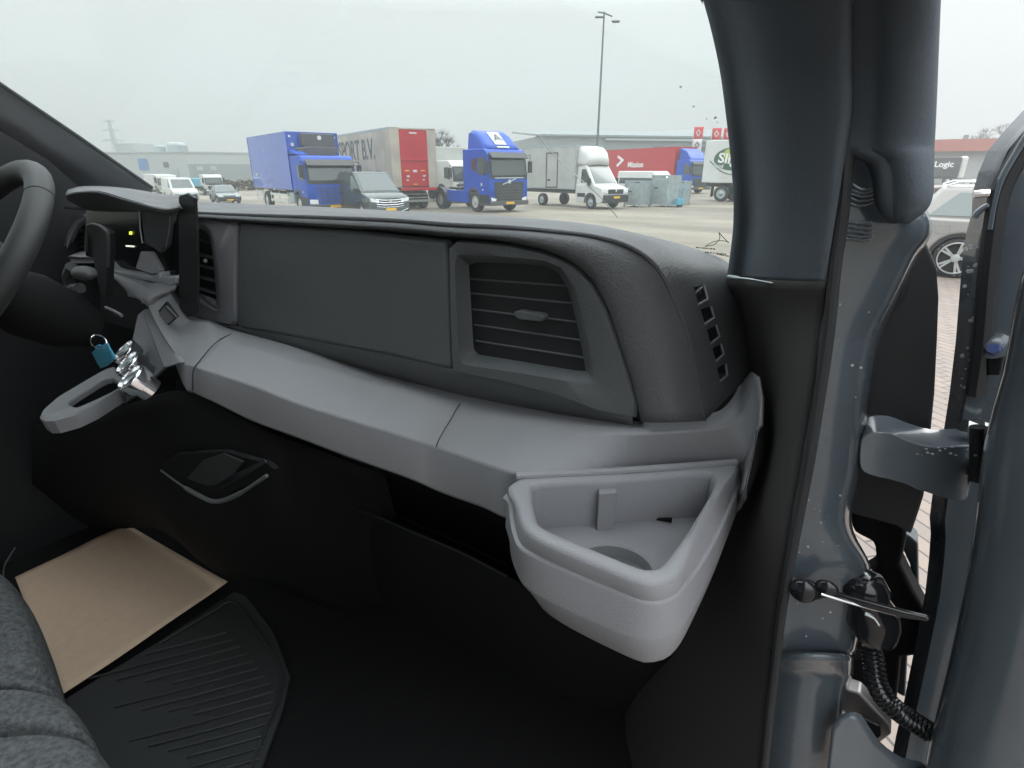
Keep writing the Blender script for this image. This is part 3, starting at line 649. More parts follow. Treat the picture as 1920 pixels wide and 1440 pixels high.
# painted door aperture
bp = []
for (y, xl, xr) in [(170,1592,1700),(240,1588,1700),(300,1584,1700),(345,1578,1700),(400,1574,1742),(440,1570,1746),(480,1564,1720),(520,1560,1702),(570,1556,1680),(640,1548,1650),(740,1536,1632),(830,1520,1620),(900,1508,1612),(960,1496,1598),(1000,1490,1602),(1060,1480,1632),(1110,1470,1630),(1180,1460,1615),(1228,1453,1605)]:
    bp.append([(xl-6,y,.50),(xl+8,y,.505),(xl*.6+xr*.4,y,.512),(xr-18,y,.53),(xr,y,.56)])
bp2 = []
for (y, xl, xr) in [(1232,1453,1600),(1262,1450,1600),(1290,1446,1592),(1350,1440,1585),(1440,1430,1575),(1560,1415,1560)]:
    d = .02 if y > 1240 else 0
    bp2.append([(xl-6,y,.50+d),(xl+8,y,.498+d),(xl*.6+xr*.4,y,.49+d),(xr-18,y,.51+d),(xr,y,.54+d)])
bpo = MB().grid(loft(bp, 4, 3)).grid(loft(bp2, 4, 3)).build('body_pillar', 'paint', van, smooth=60, solid=.004, face=True)
rp = MB(); rnd = random.Random(5)
for i, (y, l, r) in enumerate([(346,1598,1640),(352,1590,1640),(358,1586,1642),(366,1583,1640),(375,1582,1638),(413,1580,1636),(421,1578,1636),(430,1577,1637),(438,1576,1637),(444,1575,1633)]):
    k = -1 if i < 5 else .3
    pts = []
    for t in range(9):
        x = l+(r-l)*t/8; pts.append(A(x, y+(8*math.sin(t/8*math.pi)*(1 if i < 5 else .4))+rnd.uniform(-1,1)+t*.6, .505))
    rp.tube(cr1(pts, 2), .0013, n=6)
rp.build('sealant_reflections', 'drape', bpo, smooth=180)  # lighter wavy ridges draw the rippled reflections on the sealed paint
# soft upper weather seal lobe
ul = []
for (y, xl, xr, Yb) in [(-220,1596,1760,.365),(-60,1596,1750,.425),(60,1596,1746,.46),(160,1597,1743,.478),(240,1590,1740,.488),(276,1590,1738,.490),(296,1632,1738,.488),(330,1648,1738,.486),(362,1652,1737,.486),(385,1658,1730,.488),(400,1668,1714,.490),(410,1682,1700,.494)]:
    q_ = .02 if y > 280 else .003
    ul.append([(xl-2,y,Yb+q_),(xl+(xr-xl)*.12,y,Yb+.001),(xl+(xr-xl)*.36,y,Yb-.002),(xl+(xr-xl)*.6,y,Yb-.010),(xl+(xr-xl)*.85,y,Yb-.008),(xr-1,y,Yb+.004),(xr,y,Yb+.03)])
MB().grid(loft(to_roof(ul), 4, 4)).build('upper_door_seal', 'pillar', van, smooth=180, solid=.004, face=True)
slabpx([(1712,398),(1720,386),(1727,392),(1722,412),(1713,424),(1708,412)], .535, .01, 'drain_hole', 'dark', bpo, bevel=.001)
# black splash cover between body and door
cov = [(1690,492),(1700,470),(1720,449),(1733,452),(1744,475),(1756,505),(1760,560),(1757,640),(1752,740),(1742,840),(1732,930),(1722,962),(1708,1003),(1680,986),(1640,975),(1592,962),(1600,900),(1612,830),(1618,760),(1628,680),(1640,620),(1652,595),(1676,572),(1690,530)]
cv = slabpx(cov, .60, .05, 'splash_cover', 'rubber', van, bevel=.006, seg=3)
MB().tube(cr1([A(x, y, .598) for x, y in [(1692,478),(1697,520),(1686,560),(1655,596),(1641,640),(1627,720),(1620,790)]], 3), .0035).build('cover_edge', 'dark', cv)
MB().slab([A(x, y, .59) for x, y in [(1622,786),(1644,785),(1700,800),(1700,804),(1644,790),(1622,791)]], (0, .02, 0)).build('cover_step', 'satin', cv, bevel=.001)
slabpx([(1590,955),(1700,985),(1700,1010),(1690,1060),(1714,1110),(1742,1160),(1735,1230),(1690,1235),(1680,1330),(1600,1300),(1590,1240),(1600,1180),(1590,1100),(1645,1070),(1640,1020),(1600,1000)], .66, .04, 'inner_wing', 'darker', van, bevel=.006)
slabpx([(1680,990),(1708,1006),(1722,1018),(1724,1110),(1712,1116),(1706,1060),(1692,1030)], .70, .03, 'wing_edge', 'paint', van, bevel=.004)
slabpx([(1696,1180),(1704,1195),(1698,1310),(1680,1300),(1684,1220)], .70, .03, 'wing_edge', 'paint', van, bevel=.004)
# door hinges
def rounded(pts, n=3): return smooth_loop([A(p[0], p[1], p[2]) for p in pts], n)
hn = MB().slab(rounded([(1612,838,.54),(1622,815,.54),(1660,812,.54),(1700,826,.55),(1745,838,.56),(1790,837,.57),(1832,833,.58),(1846,838,.585),(1838,856,.58),(1824,866,.58),(1820,900,.575),(1815,932,.575),(1800,940,.57),(1770,935,.565),(1720,918,.56),(1680,903,.55),(1640,894,.545),(1614,880,.54)]), (.0, .035, .004)).build('door_hinge', 'drape', van, bevel=.006, seg=4)
MB().cyl(A(1834,900,.565), A(1834,800,.565), .006).build('hinge_pin', 'dark', hn)
slabpx([(1826,866),(1852,868),(1850,910),(1828,908),(1820,890)], .566, .02, 'hinge_slot', 'dark', hn, bevel=.002)
lh = MB().slab(rounded([(1556,1395,.50),(1562,1362,.50),(1586,1348,.50),(1612,1350,.505),(1630,1375,.51),(1652,1405,.515),(1690,1432,.52),(1740,1450,.53),(1740,1520,.53),(1600,1520,.50),(1552,1480,.50)]), (.0, .010, .001)).build('door_hinge', 'drape', van, bevel=.006, seg=4)
slabpx([(1583,1292),(1612,1300),(1640,1330),(1668,1362),(1672,1378),(1640,1402),(1622,1384),(1600,1345),(1578,1336),(1582,1310)], .56, .02, 'hinge_bracket', 'steel', van, bevel=.003)
slabpx([(1612,1345),(1650,1362),(1652,1380),(1632,1398),(1618,1380)], .555, .004, 'bracket_hole', 'gloss', van, bevel=.001)
# check strap
cs = MB().slab([A(x, y, .49) for x, y in [(1500,1090),(1520,1092),(1540,1106),(1560,1112),(1620,1128),(1700,1150),(1745,1160),(1742,1168),(1690,1160),(1610,1138),(1560,1124),(1545,1124),(1520,1130),(1500,1126),(1489,1112),(1490,1098)]], (0, .006, 0)).build('check_strap', 'gloss', van, bevel=.003, seg=3)
MB().ball(A(1506,1108,.488), .012, sc=(1, .6, 1)).build('strap_bolt', 'gloss', cs)
MB().ball(A(1550,1103,.492), .009, sc=(1.1, .6, .9)).build('strap_bolt', 'gloss', cs)
MB().tube([A(1540,1114,.486), A(1600,1132,.49), A(1688,1155,.50)], .0011).build('strap_edge', 'chrome', cs)
# wiring boot and conduit
bt = MB().lathe(A(1612,1078,.53), A(1660,1240,.54)-A(1612,1078,.53), [(0,.010),(.006,.018),(.02,.021),(.03,.018),(.045,.023),(.06,.022),(.075,.016)]).build('wiring_boot', 'gloss', van, smooth=60)
MB().tube(cr1([A(x, y, .505) for x, y in [(1622,1150),(1638,1158),(1648,1172)]], 3), .0018).build('boot_rib', 'satin', bt)
MB().slab([A(x, y, .50) for x, y in [(1619,1074),(1626,1076),(1634,1084),(1630,1090),(1620,1082)]], (0, .004, 0)).build('boot_clip', 'satin', bt, bevel=.001)
cpath = cr1([A(*q) for q in [(1634,1215,.54),(1638,1245,.535),(1643,1278,.53),(1658,1308,.53),(1682,1332,.53),(1708,1350,.535),(1740,1370,.54)]], 14)
rad = [.0085+.0022*math.sin(i*math.pi/1.5) for i in range(len(cpath))]
MB().tube(cpath, [.0072 if (i//2) % 2 else .0102 for i in range(len(cpath))], n=14).build('wiring_conduit', 'gloss', bt, smooth=180)
slabpx([(1576,1240),(1640,1232),(1650,1290),(1640,1330),(1584,1300)], .60, .02, 'wiring_cover', 'darker', van, bevel=.004)

# opened passenger door
de = [(1990,130),(1920,206),(1885,243),(1852,283),(1834,325),(1824,360),(1822,400),(1812,436),(1806,470),(1800,540),(1792,640),(1780,740),(1766,830),(1757,880),(1748,930),(1743,970),(1745,1000),(1742,1045),(1735,1110),(1722,1180),(1706,1260),(1694,1320),(1680,1380),(1668,1445),(1650,1540)]
dd = [[A(x, y, .62) for x, y in de], [A(x, y, .60)+Vector((.012, 0, 0)) for x, y in de], [A(x, y, .60)+Vector((.05, 0, 0)) for x, y in de], [A(x, y, .61)+Vector((.10, 0, 0)) for x, y in de], [A(x, y, .62)+Vector((.45, 0, 0)) for x, y in de]]
door = MB().grid(dd).build('passenger_door', 'paint', van, smooth=45, solid=.05, face=True)
dn = []
for (x, y) in [(2010,330),(1950,420),(1915,520),(1905,562),(1893,630),(1880,700),(1860,770),(1846,830),(1838,880),(1831,960),(1820,1040),(1808,1110),(1794,1180),(1776,1260),(1756,1340),(1742,1400),(1734,1450),(1722,1540)]:
    dn.append([A(x-2, y, .56), A(x, y, .505)-Vector((0, 0, 0)), A(x+10, y, .49), A(x+60, y, .47), A(x+130, y, .468), A(x+300, y, .465)])
MB().grid(dn).build('door_inner_frame', 'paint', door, smooth=70, solid=.01, face=True)
MB().tube(cr1([A(*q) for q in [(1935,240,.59),(1905,290,.59),(1880,335,.59),(1866,385,.59),(1858,430,.59)]], 4), .003).build('door_highlight', 'drape', door)  # tube in lighter paint draws the highlight curving along the door
MB().tube(cr1([A(*q) for q in [(1930,262,.594),(1899,312,.594),(1876,360,.594),(1864,420,.594),(1852,520,.594),(1842,640,.594),(1828,740,.594)]], 4), .007).build('window_channel_seal', 'rubber', door)
MB().tube([A(x, y, .592) for x, y in [(1826,365),(1840,363),(1856,362)]], .003).build('door_clip', 'chrome', door)
MB().tube(cr1([A(x, y, .592) for x, y in [(1826,408),(1836,396),(1850,387),(1858,388)]], 4), .0025).build('door_clip', 'drape', door)
bo = MB().lathe(A(1866,650,.592), img_dir(1866,650,-.25,.3,.9), [(0,.011),(.002,.0115),(.003,.007),(.007,.0065),(.008,.005)], n=20).build('door_bolt', 'drape', door)
MB().lathe(A(1864,655,.572), img_dir(1866,650,-.25,.3,.9), [(0,.005),(.003,.0045)], n=6).build('bolt_head', 'boltblue', bo)
MB().lathe(A(1836,808,.585), img_dir(1836,808,-.6,.3,.6), [(0,.010),(.003,.010),(.004,.006),(.014,.006)], n=6).build('door_bolt', 'satin', door)
MB().slab([A(x, y, .588) for x, y in [(1846,665),(1884,660),(1876,705),(1850,704)]], (0, .01, 0)).build('bolt_recess', 'darker', door, bevel=.002)
wd = MB(); rnd = random.Random(11)
for i in range(34):
    y = rnd.uniform(430, 800); x = 1812+rnd.random()**1.5*50-(y-430)*.04
    p = A(x, y, .597); wd.ball(p, rnd.uniform(.0005, .0019), n=4, sc=(1, .5, 1))
for i in range(20):
    y = rnd.uniform(560, 1220); x = 1545-(y-560)*.13+rnd.uniform(10, 90)
    p = A(x, y, .503); wd.ball(p, rnd.uniform(.0005, .0013), n=4, sc=(1, .5, 1))
for i in range(16): wd.ball(A(rnd.uniform(1650,1830), rnd.uniform(838,856), .556), rnd.uniform(.0006,.0016), n=4, sc=(1, .6, .7))
wdo = wd.build('water_droplets', 'droplet', door); wdo['kind'] = 'stuff'

# far A-pillar, driver's door, roof, rear bulkhead, floor
ap = [A(0,160,.505), A(285,355,.80)]
d_ = (ap[0]-ap[1]); top_ = ap[0]+d_*1.6
fa = [[AX(285,354,-1.72), AX(140,254,-1.72), AX(0,160,-1.70), AX(-250,-8,-1.66), AX(-420,-120,-1.60)],
      [AX(285,360,-1.73), AX(140,262,-1.73), AX(0,168,-1.71), AX(-250,2,-1.67), AX(-420,-108,-1.61)],
      [AX(205,350,-1.77), AX(100,275,-1.77), AX(0,207,-1.75), AX(-250,50,-1.70), AX(-420,-60,-1.65)],
      [AX(150,352,-1.83), AX(90,300,-1.83), AX(0,245,-1.80), AX(-250,90,-1.75), AX(-420,-20,-1.70)]]
MB().grid(fa).build('pillar_trim', 'littrim', van, smooth=60, solid=.004, face=True)
MB().tube([p+Vector((.004, 0, .002)) for p in fa[0]], .005).build('windscreen_seal', 'rubber', van)
ddr = MB()
ddr.slab([Vector((-1.86, y, z+H)) for y, z in [(1.0,-.14),(.82,-.10),(.46,.16),(.44,.02),(.46,-.14),(-.5,-.16),(-.6,-1.05),(1.0,-1.05)]], (-.06, 0, 0))
ddo = ddr.build('driver_door', 'dark', van, bevel=.004)
MB().slab([Vector((-1.86, y, z+H)) for y, z in [(-.44,.55),(-.44,-.16),(-.60,-.16),(-.60,.55)]], (-.06, 0, 0)).build('window_post', 'dark', ddo)
MB().slab([Vector((-1.89, y, z+H)) for y, z in [(.46,-.14),(.44,.16),(.1,.56),(-.44,.56),(-.44,-.16)]], (-.005, 0, 0)).build('door_window', 'sideglass', ddo, smooth=0)
rf = MB(); rf.slab([Vector((x, y, H+.60)) for x, y in [(.06,.10),(-1.72,.12),(-1.90,-1.6),(.06,-1.6)]], (0, 0, .05))
rf.slab([Vector((x, y, z)) for x, y, z in [(-.02,.12,H+.50),(-1.70,.14,H+.50),(-1.72,.02,H+.60),(-.02,0,H+.60)]], (0, .04, .03))
rf.build('roof', 'headliner', van)
MB().slab([Vector((x, -1.0, z+H)) for x, z in [(.06,-1.05),(-1.9,-1.05),(-1.9,.6),(.06,.6)]], (0, -.05, 0)).build('bulkhead', 'bulk', van)
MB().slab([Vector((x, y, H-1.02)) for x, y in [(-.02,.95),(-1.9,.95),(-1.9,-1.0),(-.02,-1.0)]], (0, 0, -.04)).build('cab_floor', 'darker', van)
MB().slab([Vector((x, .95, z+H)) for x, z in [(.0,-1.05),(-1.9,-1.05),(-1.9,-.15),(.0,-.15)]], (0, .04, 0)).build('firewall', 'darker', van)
MB().slab([Vector((x, y, z+H)) for x, y, z in [(.06,-.45,-1.05),(.06,-1.05,-1.05),(.06,-1.05,.6),(.06,-.45,.6)]], (.04, 0, 0)).build('rear_door_pillar', 'paint', van)
MB().box((-.95, -.2, .70), (2.0, 2.6, .5)).build('underbody', 'black', van)
# seat
seat_cols = []
edge = [(0,1078),(18,1082),(38,1104),(62,1145),(82,1205),(98,1262),(112,1300),(140,1322),(160,1352),(182,1392),(206,1426),(232,1465),(262,1530)]
def seatp(x, y, z): return AZ(x, y, z)
e3 = [AZ(x, y, -.74) for x, y in edge]
up_ = Vector((-.16, -.13, .0))
rows_s = []
prof_s = [(0.0, -.10), (0.0, -.03), (.06, .006), (.16, .022), (.34, .034), (.62, .034), (1.0, .03), (1.8, .02)]
fine = cr1(e3, 12)
for (a, dz) in prof_s:
    row = []
    for i, p in enumerate(fine):
        s_ = i/12.0; groove = 0
        for gpos, gw in ((5.2, .5), (6.35, 1.0), (8.9, .9)): groove += gw*math.exp(-((s_-gpos)/.20)**2)
        k = .026*groove*(1 if a > 0 else .5)
        row.append(p + up_*a + Vector((0, 0, dz-k)) + up_*(.12*groove*(1 if a < .1 else 0)))
    rows_s.append(row)
cols_s = [[rows_s[i][j] for i in range(len(rows_s))] for j in range(len(fine))]
cols_s = [cr1(c, 3) for c in cols_s]
seat = MB().grid([[c[k] for c in cols_s] for k in range(len(cols_s[0]))]).build('driver_seat', 'cloth', van, smooth=180, solid=.01, face=True)
MB().slab([p+up_*.12+Vector((0, 0, -.085)) for p in fine[::12]]+[p+up_*1.7+Vector((0, 0, -.085)) for p in fine[::-12]], (0, 0, -.17)).build('seat_base', 'darker', seat)
MB().tube(cr1([AZ(*q) for q in [(6,1085,-.74),(8,1062,-.74),(17,1045,-.74),(28,1027,-.74)]], 4), .0013).build('seat_cable', 'satin', seat)

# loose things in the cab
pm = []
for j in range(9):
    row = []
    for i in range(9):
        u, v = i/8, j/8
        a = AZ(240,985,-1.0).lerp(AZ(427,1091,-1.0), u); b = AZ(28,1082,-1.0).lerp(AZ(118,1308,-1.0), u)
        p = a.lerp(b, v); bow = math.sin(u*math.pi)*.012; p += Vector((-.5, -.3, 0))*bow*(1-v)
        p.z += .003+.005*math.sin(u*3.1+v*2.0)*math.sin(v*5)+.0025*math.sin(v*9+u*4)
        row.append(p)
    pm.append(row)
pm = [cr1(r, 3) for r in pm]
paper = MB().grid([list(x) for x in zip(*[cr1(list(c), 3) for c in zip(*pm)])]).build('paper_floor_cover', 'paper', None, smooth=180, solid=.0012, face=True)
tag(paper, 'creased brown paper sheet lying on the dark cab floor beside the seat', 'paper mat')
fm = [AZ(x, y, -1.002) for x, y in [(120,1310),(300,1200),(440,1108),(462,1116),(512,1180),(545,1268),(530,1330),(490,1440),(470,1560),(200,1560)]]
rm = MB().slab(fm, (0, 0, -.012)).build('rubber_floor_mat', 'mat', None, bevel=.004)
tag(rm, 'black ribbed rubber floor mat beside the brown paper in the footwell', 'floor mat')
rb = MB()
for i_, (x1, y1) in enumerate([(424,1186),(437,1199),(450,1212),(462,1226),(474,1240),(484,1253),(496,1268),(506,1282),(512,1298),(513,1316),(509,1336),(505,1356),(500,1378),(494,1400),(488,1422)]):
    d_ = 150+40*((i_*7) % 4)
    rb.tube([AZ(x1-d_, y1+d_*.27, -1.0), AZ(x1-d_*.5, y1+d_*.14, -.999), AZ(x1, y1, -1.0)], .0024 if i_ % 2 else .0032, n=6)
rb.build('mat_ribs', 'mat', rm)
rim_m = cr1([AZ(x, y, -.998) for x, y in [(300,1205),(400,1145),(430,1128),(452,1140),(500,1210),(530,1272),(505,1350),(470,1440),(455,1520)]], 4)
MB().tube(rim_m, .0035).build('mat_rim', 'mat', rm)
key = empty('key_ring', A(190,640,.34), 0, 'steel key ring with a light blue plastic tag hanging below the steering column', 'key ring')
kc = A(185,641,.335); kn = img_dir(185,641,.2,.1,.85); ka = kn.orthogonal().normalized(); kb = kn.cross(ka)
MB().tube([kc+(ka*math.cos(2*math.pi*i/28)+kb*math.sin(2*math.pi*i/28))*.0115 for i in range(28)], .0011, n=6, closed=True).build('ring', 'chrome', key)
MB().slab([A(x, y, .335) for x, y in [(171,661),(178,655),(176,650),(184,646),(188,648),(193,647),(196,643),(201,645),(203,651),(213,668),(214,674),(200,686),(188,691),(183,684)]], (0, .003, 0)).build('tag', 'tag', key, bevel=.0015, seg=3)
MB().slab([A(x, y, .3335) for x, y in [(180,664),(206,656),(209,674),(190,684)]], (0, .003, 0)).build('tag_window', 'tag', key, bevel=.001)

# ------------------------------------------------------------------ outside: ground, roads, haze
def flat(name, x0, x1, y0, y1, z, m, n=1):
    o = MB().slab([(x0,y0,z),(x1,y0,z),(x1,y1,z),(x0,y1,z)], (0, 0, -.002 if z else -.5)).build(name, m, None, smooth=0); o['kind'] = 'structure'; return o
flat('ground', -340, 340, -340, 340, 0, 'asphalt')
PZ = .30
pv = MB().box((7.4, 6.5, PZ/2), (16, 21, PZ)).build('pavement', 'paver', None, bevel=.02); pv['kind'] = 'structure'
kb = MB()
for i in range(17): kb.box((-.66, -3.4+i*1.2, .15), (.12, 1.19, .31))
kbo = kb.build('kerb', 'kerb', None, bevel=.008); kbo['kind'] = 'structure'

def dirpt(x, dist): r = ray(x, 318); v = Vector((r.x, r.y)).normalized()*dist; return (v.x, v.y)
def wheel(parent, x, y, r=.33, w=.22, side=1, rimcol='alloy', rr=.62, spokes=0):
    m = MB(); s = side
    m.lathe((x, y-s*w*.5, r), (0, s, 0), [(0,r*.8),(.02,r*.97),(w*.3,r),(w*.7,r),(w-.02,r*.96),(w,r*.84),(w-.01,r*rr),(w-.06,r*rr*.98)], n=30)
    t = m.build('wheel', 'tyre', parent, local=True)
    k = MB()
    if spokes:
        k.lathe((x, y+s*(w*.5-.03), r), (0, s, 0), [(0,.07*r/.33),(.03,.065*r/.33),(.035,.03)], n=20)
        for i in range(spokes):
            a = 2*math.pi*i/spokes
            for da in (-.13, .13):
                p = Vector((x+math.cos(a+da*.4)*r*.14, y+s*(w*.5-.012), r+math.sin(a+da*.4)*r*.14)); q = Vector((x+math.cos(a+da)*r*rr*1.15, y+s*(w*.5-.008), r+math.sin(a+da)*r*rr*1.15))
                u = Vector((-math.sin(a), 0, math.cos(a)))*.017*r/.33
                k.slab([p-u, p+u, q+u, q-u], (0, -s*.02, 0))
        n_ = 40; k.tube([(x+math.cos(2*math.pi*i/n_)*r*.76, y+s*(w*.5-.008), r+math.sin(2*math.pi*i/n_)*r*.76) for i in range(n_)], .014, n=6, closed=True)
    else:
        k.lathe((x, y+s*(w*.5-.055), r), (0, s, 0), [(0,r*rr),(.02,r*rr*.97),(.012,r*rr*.85),(.0,r*rr*.55),(.035,r*rr*.35),(.05,r*.14),(.055,r*.1)], n=24)
    k.build('rim', rimcol, t, local=True)
    return t
def panel(name, pts, m, parent, vec=(0, 0, 0), bevel=.01, **k):
    return MB().slab(pts, vec).build(name, m, parent, bevel=bevel, local=True, **k)
def root(name, x, y, deg, label, cat, group=None, z=0): return empty(name, (x, y, z), math.radians(deg), label, cat, group)

def truck_cab(r, col, W=2.45, roof=2.95, L=2.0, base=.45, x0=0, nose=.08, lampcol='lamp', grille='black', visor=True, plate=True, screen_dark='vglass', lowbump=None, glass_lo=1.65):
    """forward-control cab; front at x0, right side at y=-W/2"""
    h = W/2; gl = glass_lo; b = base
    prof = [(x0-.02,b),(x0,b+.05),(x0+nose*0,1.2),(x0-.02,gl-.05),(x0-.16,roof-.38),(x0-.30,roof-.1),(x0-.5,roof),(x0-L,roof),(x0-L,.95),(x0-1.72,.95),(x0-1.60,1.08),(x0-1.35,1.12),(x0-1.08,1.05),(x0-.92,.85),(x0-.90,b)]
    MB().prism(prof, -h, h).build('cab_body', col, r, bevel=.06, seg=3, local=True)
    panel('windscreen', [(x0+.005,-h+.16,gl+.02),(x0+.005,h-.16,gl+.02),(x0-.125,h-.18,roof-.46),(x0-.125,-h+.18,roof-.46)], screen_dark, r, (.02, 0, .003))
    # dark panel round the glass
    panel('screen_surround', [(x0-.005,-h+.05,gl-.12),(x0-.005,h-.05,gl-.12),(x0-.14,h-.07,roof-.36),(x0-.14,-h+.07,roof-.36)], 'black', r, (.012, 0, .002))
    for s in (-1, 1):
        panel('side_window', [(x0-.28,s*h,gl+.0),(x0-1.02,s*h,gl+.10),(x0-1.02,s*h,roof-.42),(x0-.42,s*h,roof-.40)], screen_dark, r, (0, s*.012, 0))
        panel('door_gap', [(x0-.22,s*h,b+.5),(x0-.235,s*h,b+.5),(x0-.235,s*h,gl-.05),(x0-.22,s*h,gl-.05)], 'black', r, (0, s*.006, 0), bevel=0)
        m = MB(); m.box((x0-.02, s*(h+.16), gl+.42), (.12, .2, .55)); m.tube([(x0-.18, s*(h-.02), roof-.28), (x0-.02, s*(h+.16), roof-.28), (x0-.02, s*(h+.16), gl+.6)], .02)
        m.tube([(x0-.1, s*(h-.02), gl+.1), (x0-.02, s*(h+.16), gl+.2)], .02)
        m.build('mirror', 'black', r, bevel=.02, local=True)
        panel('headlight', [(x0+.0,s*(h-.08),b+.30),(x0+.0,s*(h-.42),b+.22),(x0+.0,s*(h-.36),b+.10),(x0+.0,s*(h-.10),b+.12)] if lampcol == 'lamp' else [(x0,s*(h-.06),b+.34),(x0,s*(h-.45),b+.32),(x0,s*(h-.45),b+.12),(x0,s*(h-.06),b+.14)], 'lamp', r, (.03, 0, 0))
        panel('step_panel', [(x0-.05,s*(h),b+.02),(x0-.85,s*h,b+.02),(x0-.85,s*h,b+.42),(x0-.05,s*h,b+.42)], 'black' if lowbump is None else lowbump, r, (0, s*.015, 0))
        panel('wheel_arch', [(x0-.88,s*h,b-.02),(x0-.86,s*h,.88),(x0-1.03,s*h,1.12),(x0-1.33,s*h,1.2),(x0-1.63,s*h,1.15),(x0-1.80,s*h,.98),(x0-1.72,s*h,.92),(x0-1.58,s*h,1.04),(x0-1.33,s*h,1.08),(x0-1.08,s*h,1.02),(x0-.95,s*h,.84),(x0-.95,s*h,b-.02)], 'chassis', r, (0, s*.03, 0), bevel=.005)
        panel('indicator', [(x0-.5,s*(h+.018),b+.62),(x0-.62,s*(h+.018),b+.62),(x0-.62,s*(h+.018),b+.68),(x0-.5,s*(h+.018),b+.68)], 'lamp', r, (0, s*.008, 0), bevel=.002)
    gm = MB(); gm.use(grille)
    gm.slab([(x0+.003,-h+.38,b+.12),(x0+.003,h-.38,b+.12),(x0+.003,h-.28,gl-.28),(x0+.003,-h+.28,gl-.28)], (.02, 0, 0))
    gm.use('chassis')
    for i in range(5): gm.box((x0+.028, 0, b+.25+i*.15), (.02, W-.85, .035))
    for i in range(-2, 3): gm.box((x0+.030, i*.3, b+.52), (.02, .025, .6))
    gm.build('grille', None, r, local=True)
    panel('bumper', [(x0,-h,b-.10),(x0,h,b-.10),(x0,h,b+.12),(x0,-h,b+.12)], 'chassis' if lowbump is None else lowbump, r, (.10, 0, 0), bevel=.03)
    MB().slab([(x0-.1,-h,b-.10),(x0-.9,-h,b-.10),(x0-.9,-h,b+.06),(x0-.1,-h,b+.06)], (0, W, 0)).build('lower_valance', 'chassis', r, bevel=.02, local=True)
    if visor:
        MB().slab([(x0+.14,-h+.08,roof-.46),(x0+.16,-h+.08,roof-.42),(x0-.14,-h+.08,roof-.16),(x0-.20,-h+.08,roof-.24)], (0, W-.16, 0)).build('sun_visor', 'chassis', r, bevel=.02, local=True)
    if plate:
        panel('number_plate', [(x0+.10,-.26,b-.04),(x0+.10,.26,b-.04),(x0+.10,.26,b+.07),(x0+.10,-.26,b+.07)], 'plate', r, (.012, 0, 0), bevel=.002)
    wp = MB()
    for yy in (-.5, .25): wp.tube([(x0+.04, yy, gl-.06), (x0+.03, yy+.6, gl+.05)], .012, n=6)
    wp.build('wipers', 'black', r, local=True)

def chassis(r, x1, x2, W=.9, z=.85): 
    m = MB()
    for s in (-1, 1): m.box(((x1+x2)/2, s*W/2, z), (abs(x2-x1), .09, .24))
    for i in range(5): m.box((x1+(x2-x1)*(i+.5)/5, 0, z), (.1, W, .12))
    return m.build('chassis_frame', 'chassis', r, local=True)
def side_guard(r, xa, xb, y, zs=(.55,.85), m='white', posts=3, s=-1):
    g_ = MB()
    for z in zs: g_.box(((xa+xb)/2, y, z), (abs(xb-xa), .03, .11))
    for i in range(posts): g_.box((xa+(xb-xa)*i/(posts-1), y-s*.03, sum(zs)/2), (.05, .03, zs[-1]-zs[0]+.3))
    return g_.build('side_guard', m, r, local=True)

def cargo_box(r, xa, xb, W, z0, z1, m, framem='galv', edge=.03, name='cargo_box'):
    h = W/2
    o = MB().box(((xa+xb)/2, 0, (z0+z1)/2), (abs(xb-xa), W, z1-z0)).build(name, m, r, bevel=.02, local=True)
    f = MB()
    for y in (-h, h):
        for z in (z0+.04, z1-.03): f.box(((xa+xb)/2, y, z), (abs(xb-xa)+.01, .02, .07))
        for x in (xa, xb): f.box((x, y, (z0+z1)/2), (.07, .022, z1-z0+.004))
    for x in (xa, xb):
        for z in (z0+.04, z1-.03): f.box((x, 0, z), (.022, W+.012, .07))
    f.build('box_frame', framem, r, bevel=.004, local=True)
    return o

# blue refrigerated lorry -------------------------------------------------
a_ = math.radians(-18.4)
def fwd(x, y, deg, d): return x+math.cos(math.radians(deg))*d, y+math.sin(math.radians(deg))*d
bx, by = fwd(-24.05, 18.75, -18.4, 1.95)
t = root('box_lorry', bx, by, -18.4, 'blue refrigerated box lorry with a dark cooling unit over its cab', 'lorry')
cargo_box(t, -2.05, -8.9, 2.5, 1.12, 3.72, 'boxblue', 'boxblue')
truck_cab(t, 'truckblue', roof=2.66, base=.42, glass_lo=1.55, lampcol='x', grille='truckblue')
cu = MB(); cu.slab([(-2.04,-.62,3.66),(-2.04,.98,3.66),(-2.04,.98,3.1),(-2.04,.86,3.05),(-2.04,-.5,3.05),(-2.04,-.62,3.1)], (.42, 0, 0))
cu.slab([(-2.04,-.95,2.98),(-2.04,-.5,3.08),(-2.04,1.0,3.08),(-2.04,1.1,2.92),(-2.04,.9,2.66),(-2.04,-.9,2.66)], (.5, 0, 0))
cuo = cu.build('cooling_unit', 'chassis', t, bevel=.06, seg=3, local=True)
MB().lathe((-1.62,.2,3.47), (1, 0, 0), [(0,.10),(.02,.10),(.02,.06)], n=16).build('badge', 'white', cuo, local=True)
for s in (-1, 1):
    MB().lathe((-2.03, s*1.08, 3.52), (1, 0, 0), [(0,.05),(.05,.05)], n=12).build('marker_lamp', 'lamp', t, local=True)
MB().lathe((-2.03, -.98, 3.16), (1, 0, 0), [(0,.08),(.03,.08)], n=14).build('round_sticker', 'white', t, local=True)
panel('white_sticker', [(-8.0,-1.262,1.75),(-7.7,-1.262,1.75),(-7.7,-1.262,1.86),(-8.0,-1.262,1.86)], 'white', t, (0, -.008, 0), bevel=.002)
chassis(t, -1.9, -8.8); side_guard(t, -3.1, -6.0, -1.2); side_guard(t, -7.6, -8.8, -1.2, posts=2)
